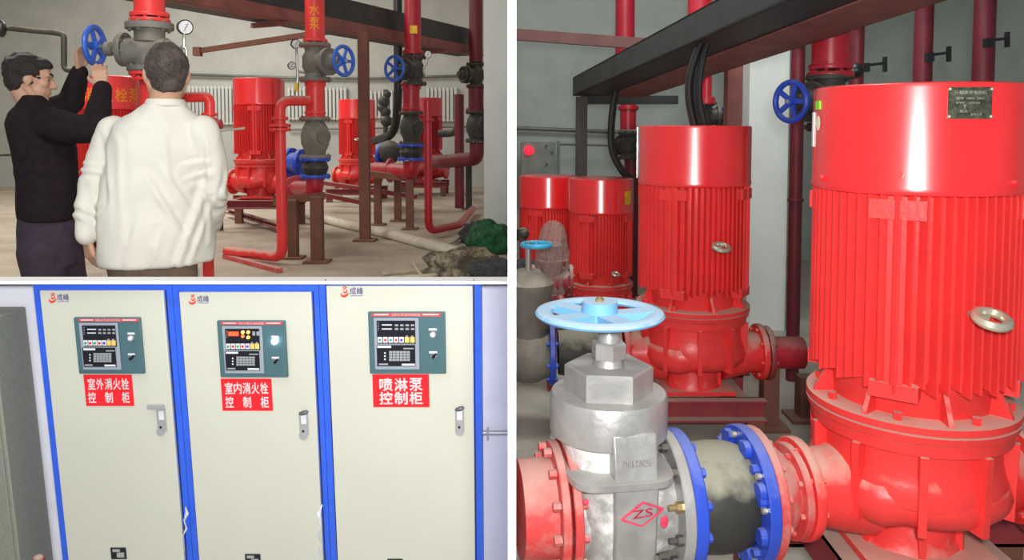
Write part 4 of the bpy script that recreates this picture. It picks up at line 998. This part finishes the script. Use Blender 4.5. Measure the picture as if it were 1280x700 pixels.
    for (pts, rr) in (([(0, 8), (1.2, 11), (4, 11.6), (7, 10), (8.5, 7.5)], [.5, 1.2, 1.4, 1.1, .4]), ([(2.2, 5.6), (4.2, 7.6), (7, 6.2), (6.0, 3.4)], [.4, 1.0, .9, .4]), ([(1.6, 2.2), (4, .6), (6.6, 1.4), (4.2, 2.8), (2.6, 4.6)], [.3, .7, .7, .7, .4])):
        pp = [LP(lu+a*ls, lv+b*ls, O+.001) for a, b in pts]; sw.tube(pp, [m(q*ls, YT) for q in rr], 8)
    part('emblem_mark', sw, logored, door, label='red swirl emblem')
    rl = (lu+10*ls, lv+1.5*ls, lu+25*ls, lv+9.6*ls)
    ptext(door, '成峰', rl, 0, 0, 1, 1, O+.001, logoblue, .02, 'emblem_lettering')
    pquad(door, 'emblem_underline', rl, .05, 1.12, .95, 1.2, O, O+.0006, logoblue)
    # handle
    hu, hv, kind = handle
    hd = thing_part = lpart('handle', lpx(G(), hu-5.5, hv, hu+5.5, hv+29, O, O+.006).cyl(LP(hu, hv+29, O), LP(hu, hv+29, O)-Y*.006, m(5.5, YT), n=20), nick, t, 'bright metal handle plate', .001)
    lpart('keyhole', G().cyl(LP(hu-.5, hv+24, O+.006), LP(hu-.5, hv+24, O+.006)-Y*.002, m(1.6, YT), n=10), pblack, hd)
    lpart('slot', lpx(G(), hu-3.2, hv+4, hu+3.2, hv+15, O+.006, O+.0075), pwhite, hd)
    if kind: lpart('lever', G().beam(LP(hu-17, hv-1.5, O+.010), LP(hu+3, hv-1.5, O+.010), .012, .012), nick, hd, 'lever turned sideways')
    else: lpart('lever', G().ell(LP(hu, hv+1, O+.012), (m(6.5, YT), .008, m(3, YT)), M3=Matrix.Rotation(-.3, 3, 'Y')), mat('lever_grey', (.10, .10, .11), .4, var=.1), hd, 'dark grey lever')
    # latch window at the foot of the door
    vu, vv = vent
    vt = lpart('latch_frame', lpx(G(), vu-9.5, vv, vu+9.5, vv+14, O, O+.003), pblack, t)
    lpart('latch', lpx(lpx(G(), vu-7.5, vv+2, vu+1.5, vv+5, O+.003, O+.006), vu-2, vv+6, vu+7, vv+12, O+.003, O+.006), nick, vt)
    return t
def five(s): return [(c, .075+i*.175, .075+i*.175+.15) for i, c in enumerate(s)]
def spread(s): return [(c, .085+i*.35, .085+i*.35+.155) for i, c in enumerate(s)]
def three(s): return [(c, .125+i*.265, .125+i*.265+.225) for i, c in enumerate(s)]
cabinet('blue framed cream cabinet under the sign reading 室外消火栓控制柜, leftmost of three', 60, 228, 70, 219, 363, (95, 397, 177.5, 467.5), (106, 468.5, 166, 507.5), [(five('室外消火栓'), .12, .47), (spread('控制柜'), .56, .90)], (61.5, 366, 1.0), (201.5, 510, True), (148, 685))
cabinet('blue framed cream cabinet with the glowing lamp and lit display, middle of three', 228.6, 405.6, 238, 397.5, 365, (273, 401, 358, 472), (277, 473.5, 340, 513.5), [(five('室内消火栓'), .12, .47), (spread('控制柜'), .56, .90)], (236.5, 368, 1.0), (379.5, 515, False), (316, 693), True)
cabinet('blue framed cream cabinet under the sign reading 喷淋泵控制柜, rightmost of three', 406.2, 602, 416, 592.5, 350, (461, 390, 557, 467.5), (466, 468, 536.5, 509), [(three('喷淋泵'), .12, .50), (three('控制柜'), .54, .91)], (426, 357.5, 1.12), (574.5, 510, False), (494, 699))
# torn film at the seams
for lb, pts in (('scrap of torn clear film on the left seam of the middle cabinet', [(232, 633), (234, 641), (230, 650), (233, 660), (229, 668), (231, 690)]), ('longer strip of torn clear film on the seam left of the rightmost cabinet', [(403, 630), (398, 642), (401, 655), (397, 668), (402, 680), (396, 700), (398, 715)])):
    g = G(); 
    n = len(pts); vs = []
    for i, (u, v) in enumerate(pts):
        w = (.9, 2.2)[i % 2] if 0 < i < n-1 else .5
        if i >= 3: w *= .6
        vs += [LP(u-w, v, .014), LP(u+w, v+1, .018), LP(u+w, v+1, .020), LP(u-w, v, .016)]
    for i in range(n-1):
        for q in range(4): g.f.append((i*4+q, i*4+(q+1) % 4, i*4+4+(q+1) % 4, i*4+4+q))
    g.v = vs; g.f += [(0, 1, 2, 3), (n*4-1, n*4-2, n*4-3, n*4-4)]
    solo('torn_film', g, filmm, lb, 'plastic film')
# grey box at the left, pipe at the right
gb = thing('steel_locker', 'olive grey steel cabinet cut off at the left edge', 'cabinet', LX(LP(-30, 500, .02).x, -.85, 0))
gm = mat('olive_grey_enamel', (.235, .245, .20), .6, var=.12, vs=90, bump=.15, bs=120)
xe = LP(41, 550, -.08).x
part('body', lbox(G(), xe-.42, xe, -.85, LP(20, 399, .05).z, -.12, .05), gm, gb, bev=.004)
part('door', lbox(G(), xe-.41, xe-.012, -.83, LP(20, 399, .05).z-.012, .0505, .056), gm, gb, bev=.002)
solo('conduit', G().cyl(LP(596, 541, -.11), V((-.0066, LP(634, 541, -.11).y, LP(634, 541, -.11).z)), m(3.2, 2.5), n=12), mat('conduit_grey', (.45, .45, .50), .4, metal=.3, var=.1), 'grey conduit on the white wall right of the cabinets', 'pipe')
p = LP(610, 541, -.11)
solo('pipe_clip', G().beam(p+V((0, -.008, -.02)), p+V((0, -.008, .02)), .008, .012, ref=(0, 1, 0)), nick, 'small clip holding the conduit', 'clip')
solo('rag', G().ell(LP(48, 700, .05), (.02, .02, .018)), maroon, 'scrap of maroon cloth beside the olive grey cabinet', 'rag')
# ================================================================== THE TWO MEN
skin = mat('skin', (.47, .27, .17), .5, var=.06, vs=12, spec=.35)
skin2 = mat('hand_skin', (.52, .30, .20), .5, var=.06, vs=12, spec=.35)
hairm = mat('black_hair', (.020, .016, .013), .45, var=.6, vs=160, bump=.9, bs=190)
hairs = mat('cropped_hair', (.055, .042, .035), .6, var=.7, vs=120, bump=.7, bs=220, col2=(.14, .10, .08), fac2=.55, s2=16, thr=.52)
ivory = mat('ivory_jacket', (.60, .58, .51), .7, var=.04, vs=6, bump=.1, bs=120)
blackc = mat('black_jacket', (.016, .010, .013), .9, var=.3, vs=30, bump=.3, bs=140, spec=.2)
jeans = mat('dark_trousers', (.040, .026, .045), .85, var=.3, vs=30, bump=.3, bs=150)
khaki = mat('brown_trousers', (.14, .095, .065), .85, var=.2, vs=30, bump=.2, bs=120)
shoem = mat('shoe_leather', (.02, .018, .016), .4, var=.2)
eyew = mat('eye_white', (.35, .30, .27), .3, var=.02); iris = mat('iris', (.02, .012, .01), .2, var=.02)
def organic(name, g, vox, it, mt, parent, disp=None, label=None):
    me = mesh('tmp', g); o = bpy.data.objects.new('tmp', me); COL.objects.link(o)
    r = o.modifiers.new('r', 'REMESH'); r.mode = 'VOXEL'; r.voxel_size = vox
    s_ = o.modifiers.new('s', 'SMOOTH'); s_.factor = .5; s_.iterations = it
    bpy.context.view_layer.update()
    m2 = bpy.data.meshes.new_from_object(o.evaluated_get(bpy.context.evaluated_depsgraph_get()))
    g2 = G(); nn = [v.normal.copy() for v in m2.vertices]; g2.v = [v.co.copy() for v in m2.vertices]; g2.f = [tuple(p.vertices) for p in m2.polygons]
    if disp: g2.v = [p+n*disp(p, n) for p, n in zip(g2.v, nn)]
    bpy.data.objects.remove(o); bpy.data.meshes.remove(m2)
    return part(name, g2, mt, parent, label, ang=180)
def oring(c, tx, ty, a, b, n=36, pw=2.3, tz=None):
    o = []
    for k in range(n):
        an = 2*PI*k/n; ca, sa = math.cos(an), math.sin(an)
        o.append(V(c)+tx*a*math.copysign(abs(ca)**(2/pw), ca)+ty*b*math.copysign(abs(sa)**(2/pw), sa))
    return o
def hand(g, w, d, n, side, curl=.5, sc=1.0, spread=.0):
    d = V(d).normalized(); n = (V(n)-d*V(n).dot(d)).normalized(); s = n.cross(d)*side; w = V(w)
    seg = [(.040, .025, .019), (.045, .029, .021), (.041, .027, .020), (.032, .020, .017)]
    for i in range(4):
        off = (.030-.0195*i); K_ = w+(d*(.086-.004*abs(i-1))+s*off+n*.002)*sc
        g.limb([w+(d*.008+s*off*.55)*sc, K_], [.0135*sc, .0115*sc], 10)
        p = K_; ang = 0; rr = .0092 if i < 3 else .008; dd = (d+s*spread*(1.5-i)).normalized(); pts = [p]; rs = [rr*1.08*sc]
        for j, L in enumerate(seg[i]):
            ang += curl*(.8, 1., .7)[j]; q = dd*math.cos(ang)+n*math.sin(ang); p = p+q*L*sc; pts.append(p); rs.append(rr*(.97, .88, .72)[j]*sc)
        g.limb(pts, rs, 10)
    t0 = w+(d*.016+s*.022)*sc; t1 = w+(d*.045+s*.048+n*.016)*sc; t2 = t1+(d*.026+s*.010+n*.016*(1+curl))*sc; t3 = t2+(d*.022-s*.002+n*.014*(1+curl))*sc
    g.limb([t0, t1, t2, t3], [.0145*sc, .0125*sc, .0105*sc, .008*sc], 10)
    g.ell(w+(d*.045)*sc, (.030*sc, .030*sc, .030*sc)) if False else None
    return g
def head(g, c, f, up, sc=1.0, nose=True):
    f = V(f).normalized(); up = V(up); up = (up-f*up.dot(f)).normalized(); r = f.cross(up)
    M3 = Matrix((f, r, up)).transposed(); c = V(c)
    L = lambda a, b, z_: c+(f*a+r*b+up*z_)*sc
    E = lambda a, b, z_, q: g.ell(L(a, b, z_), tuple(x*sc for x in q), 24, 16, M3)
    E(-.012, 0, .022, (.098, .077, .096)); E(.036, 0, -.040, (.058, .056, .072)); E(.045, 0, .03, (.048, .060, .05))
    for q in (-1, 1):
        g.limb([L(-.012, q*.056, -.045), L(.02, q*.044, -.085), L(.062, q*.012, -.104)], [.020*sc, .021*sc, .018*sc], 12)
        g.limb([L(.078, q*.048, .028), L(.090, q*.012, .026)], [.009*sc, .010*sc], 10)
        E(.058, q*.038, -.018, (.028, .024, .024))
        E(-.008, q*.079, -.008, (.021, .007, .032)); E(-.014, q*.085, -.002, (.012, .006, .026))
    g.limb([L(.090, 0, .018), L(.104, 0, -.010), L(.113, 0, -.028)], [.008*sc, .0095*sc, .0125*sc], 12)
    for q in (-1, 1): E(.100, q*.012, -.030, (.010, .009, .008))
    E(.086, 0, -.058, (.014, .026, .007)); E(.083, 0, -.070, (.013, .022, .008)); E(.072, 0, -.095, (.018, .020, .016))
    return L, M3, r
def shoes(t, pts, f, mt):
    for p in pts:
        f_ = V((f[0], f[1], 0)).normalized(); c = V((p.x, p.y, 0))
        g = G().limb([V((p.x, p.y, -.2+.055))-f_*.04, V((p.x, p.y, -.2+.05))+f_*.10, V((p.x, p.y, -.2+.04))+f_*.17], [.050, .046, .036])
        for q in g.v:
            if False: pass
        g.v = [V((q.x, q.y, max(q.z, -.199))) for q in g.v]
        part('shoe', g, mt, t)
# ---------------------------------------------------------------- man in the ivory jacket (from behind)
D = 3.12; k2 = .907
ry = V((-.42, .907, 0)); tx = V((.907, .42, 0))      # ry: away from the camera along his gaze, tx: across
J = lambda u, v, dd=0.: P(u, v, D)+ry*dd
man = thing('person', 'person seen from behind in an ivory jacket with close-cropped dark hair', 'person', (J(192, 340).x, J(192, 340).y, -.2))
g = G()
hc = J(208, 93)
fdir = V((-.50, .86, .06))
L, M3, rr_ = head(g, hc, fdir, (0, 0, 1), 1.0)
nk = J(205, 130, -.01)
g.limb([L(-.02, 0, -.06), nk, J(203, 150)], [.060, .058, .09], 20)
SL = J(150, 167); SR = J(248, 167)
g.loft([oring(J(200, 150), tx, ry, .15, .08), oring(J(200, 180), tx, ry, .17, .10), oring(J(197, 240), tx, ry, .15, .10), oring(J(194, 290), tx, ry, .155, .11), oring(J(192, 330), tx, ry, .165, .11)][::-1])
EL = J(115, 235, -.03); WLh = J(111, 294, -.09); ER = J(271, 238, .02); WR = J(262, 292, .22)
g.limb([SL, EL, WLh], [.040, .036, .026]); g.limb([SR, ER, WR], [.040, .036, .026])
hand(g, J(111, 293, -.09), (.12, .05, -1), (.55, .75, .1), 1, .55, .95)
hand(g, WR, (-.3, .5, -.4), (-.6, -.2, -.6), -1, .7, .96)
hpL = J(168, 345); hpR = J(216, 345)
ftL = V((hpL.x, hpL.y, -.12)); ftR = V((hpR.x+.02, hpR.y+.02, -.12))
for a, b in ((hpL, ftL), (hpR, ftR)): g.limb([a, a.lerp(b, .5)+V((0, .01, 0)), b], [.085, .055, .04])
organic('body', g, .0055, 4, skin, man)
FOLDS = []
for (u0, v0, u1, v1, h_, w_) in ((183, 215, 228, 292, .012, .014), (196, 200, 238, 262, .008, .012), (222, 322, 262, 218, .013, .016), (236, 326, 266, 250, .009, .012), (150, 175, 156, 300, .007, .013), (205, 170, 212, 240, .006, .014), (228, 205, 262, 200, .008, .010), (232, 222, 262, 214, .008, .010), (160, 318, 178, 255, .008, .015), (190, 320, 200, 285, .007, .014), (128, 170, 136, 250, -.010, .010), (252, 175, 258, 300, -.010, .010)):
    q0 = J(u0, v0); q1 = J(u1, v1); FOLDS.append((V((q0.dot(tx), q0.z)), V((q1.dot(tx), q1.z)), h_, w_))
def wr2(p, n):
    w = 0
    if n.dot(ry) < .2:
        q = V((p.dot(tx), p.z))
        for a, b, h_, w_ in FOLDS:
            t_ = (q-a).dot(b-a)/(b-a).length_squared; tc = min(1, max(0, t_)); c_ = a.lerp(b, tc); dd = (q-c_).length
            if dd < 3*w_:
                sg = (b-a).x*(q-a).y-(b-a).y*(q-a).x
                w += .8*h_*math.exp(-(dd/w_)**2)*math.sin(PI*min(1, max(0, .12+tc*.8)))-(.35*h_*math.exp(-((dd-1.5*w_)/w_)**2) if sg > 0 else 0)
    q = V((p.x*5, p.y*5, p.z*2.2)); w += .010*noise.noise(q+V((3, 1, 0)))+.004*(1-abs(noise.noise(V((p.x*9+p.z*5, p.y*9, p.z*3.5-p.x*4))))*4)*.6
    # soft diagonal drag folds
    c1 = (p.x*.8+p.z*.9)*16+3*noise.noise(p*4); w += .007*math.sin(c1)*max(0, noise.noise(p*3+V((5, 0, 2)))+.25)
    # crumpled sleeves
    for S_, a_ in ((SL, EL), (SR, ER)):
        ds = min((p-a_).length, (p-(a_*.5+(WLh if a_ is EL else WR)*.5)).length)
        if ds < .16: w += .009*(1-ds/.16)*math.sin(p.z*85+14*noise.noise(p*7)+p.x*40+p.y*25)*(.4+abs(noise.noise(p*11))*1.5)
    return w
g = G()
prof = [(328.5, 199, 71, .155), (326, 199, 74, .16), (300, 199, 74, .16), (262, 197, 74, .155), (225, 198, 71, .15), (190, 200, 68, .14), (168, 201, 64, .125), (155, 202, 60, .12), (145, 203, 49, .10), (136, 205, 33, .082), (128, 206, 24, .068)]
g.loft([oring(J(u, v), tx, ry, m(hw, D)*k2, b) for v, u, hw, b in prof])
g.limb([J(143, 164), J(129, 198, -.01), J(117, 237, -.03)], [.064, .062, .052], 20)
g.limb([J(117, 237, -.03), J(113, 268, -.06), J(111, 290, -.09)], [.052, .047, .034], 20)
g.limb([J(252, 164), J(263, 200, .01), J(268, 240, .02)], [.064, .062, .054], 20)
g.limb([J(269, 240, .02), J(268, 270, .10), J(264, 290, .20)], [.056, .052, .042], 20)
jk = organic('jacket', g, .0085, 5, ivory, man, wr2, 'ivory zip jacket with creased sleeves')
g = G()
cr = [oring(J(207, v, -.004), tx, ry, m(hw, D)*k2, b, pw=2) for v, hw, b in ((133, 28, .078), (127, 25.5, .073), (123.5, 24, .070))]
g.loft(cr); organic('collar', g, .006, 3, ivory, man)
g = G()
for q, (a, b) in enumerate(((hpL, ftL), (hpR, ftR))):
    g.limb([a+Z*.02, a.lerp(b, .5), b-Z*.0], [.098, .078, .066], 20)
g.loft([oring(J(192, 350), tx, ry, .16, .125), oring(J(191, 318), tx, ry, .178, .13)])
organic('trousers', g, .01, 4, khaki, man, lambda p, n: .005*noise.noise(p*8))
shoes(man, (ftL, ftR), (-.4, .9), shoem)
# cropped hair over skull, ends at the nape
g = G(); Eh = lambda a, b, z_, q: g.ell(L(a, b, z_), q, 30, 20, M3)
Eh(-.020, 0, .030, (.102, .0835, .101)); Eh(-.042, 0, -.015, (.066, .068, .070)); Eh(-.045, 0, -.05, (.050, .050, .030))
organic('hair', g, .005, 3, hairs, man, lambda p, n: .0035*noise.noise(p*60)+.004*noise.noise(p*20), 'close-cropped dark hair')
g = G()
# ---------------------------------------------------------------- man in black turning the wheel
D = 3.8
f1_ = V((.62, .78, 0)).normalized(); t1 = V((.83, .55, 0)); r1 = V((-.55, .83, 0))
J = lambda u, v, dd=0.: P(u, v, D)+r1*dd
k1 = .85
man1 = thing('person', 'person in a black jacket reaching up to turn the blue wheel', 'person', (J(62, 340).x, J(62, 340).y, -.2))
g = G()
hf = V((.88, .46, -.10))
hc = J(38.5, 99.5)
L, M3, rr_ = head(g, hc, hf, (-.10, 0, 1), .95)
g.limb([L(-.035, 0, -.05), J(40, 132, .0), J(44, 150, .0)], [.056, .058, .09], 18)
g.loft([oring(J(u, v), t1, r1, a, b) for v, u, a, b in ((330, 62, .12, .13), (275, 62, .125, .14), (220, 58, .12, .14), (170, 52, .12, .15), (148, 48, .10, .13))])
SN = J(54, 154, -.15); SF = J(68, 142, .15)               # near and far shoulders
EN = P(119, 163, 3.62); WN = P(127.5, 112, 3.74)
EF = P(88, 128, 4.03); WF = P(99, 88, 4.00)
g.limb([SN, EN, WN], [.055, .043, .027]); g.limb([SF, EF, WF], [.055, .043, .027])
hand(g, P(127.5, 108, 3.75), (-.30, .25, 1), (-.35, .93, .05), -1, .55, .98, .08)
hand(g, P(100, 86, 3.99), (.14, -.22, 1), (.95, -.2, .1), -1, .42, .98, .08)
hp1 = J(52, 315, -.08); hp2 = J(74, 315, .08)
ft1 = V((hp1.x+.02, hp1.y, -.12)); ft2 = V((hp2.x+.06, hp2.y+.06, -.12))
for a, b in ((hp1, ft1), (hp2, ft2)): g.limb([a, a.lerp(b, .5)+f1_*.02, b], [.085, .056, .04])
organic('body', g, .0055, 4, skin2, man1)
g = G()
pr1 = [(274, 62, 39, .155), (270, 62, 41, .16), (240, 61, 42, .165), (205, 58, 42, .165), (175, 52, 43, .17), (155, 46, 41, .165), (141, 43, 34, .15), (131, 43, 24, .11), (124, 41, 18, .08), (119, 39, 16, .072)]
g.loft([oring(J(u, v), t1, r1, m(hw, D)*k1, b) for v, u, hw, b in pr1])
g.limb([SN+V((0, .03, 0)), SN.lerp(EN, .5)-Z*.01, EN], [.085, .076, .062], 18); g.limb([EN, EN.lerp(WN, .55), WN], [.062, .052, .043], 18)
g.limb([SF, SF.lerp(EF, .5), EF], [.085, .075, .060], 18); g.limb([EF, EF.lerp(WF, .6), WF-Z*.01], [.062, .054, .042], 18)
organic('jacket', g, .009, 4, blackc, man1, lambda p, n: .008*noise.noise(p*7)+.004*math.sin(p.z*60+9*noise.noise(p*6))*max(0, noise.noise(p*4)+.2), 'black jacket with long sleeves')
g = G()
g.loft([oring(J(62, 330), t1, r1, .135, .15), oring(J(62, 268), t1, r1, .142, .15)])
for a, b in ((hp1, ft1), (hp2, ft2)): g.limb([a+Z*.02, a.lerp(b, .5)+f1_*.02, b], [.112, .082, .066], 20)
organic('trousers', g, .01, 4, jeans, man1, lambda p, n: .006*noise.noise(p*9))
shoes(man1, (ft1, ft2), f1_, shoem)
g = G(); Eh = lambda a, b, z_, q: g.ell(L(a, b, z_), tuple(x*.95 for x in q), 30, 20, M3)
Eh(-.028, 0, .040, (.106, .089, .100)); Eh(-.060, 0, -.005, (.060, .074, .075)); Eh(.030, 0, .085, (.060, .062, .036)); Eh(.062, 0, .078, (.030, .050, .018)); Eh(-.028, .068, .030, (.032, .018, .030)); Eh(-.028, -.068, .030, (.032, .018, .030))
organic('hair', g, .006, 2, hairm, man1, lambda p, n: .008*noise.noise(V((p.x*30, p.y*30, p.z*55)))+.006*noise.noise(p*18), 'thick black hair')
for q in (-1, 1):
    e = part('eye', G().ell(L(.0745, q*.031, .004), (.0095, .0095, .0065), 14, 10), eyew, man1)
    part('iris', G().ell(L(.0825, q*.032, .004), (.0045, .0055, .0055), 10, 8), iris, e)
    part('eyebrow', G().limb([L(.078, q*.050, .030), L(.092, q*.030, .036), L(.097, q*.012, .032)], [.003, .005, .004], 8), hairm, man1)
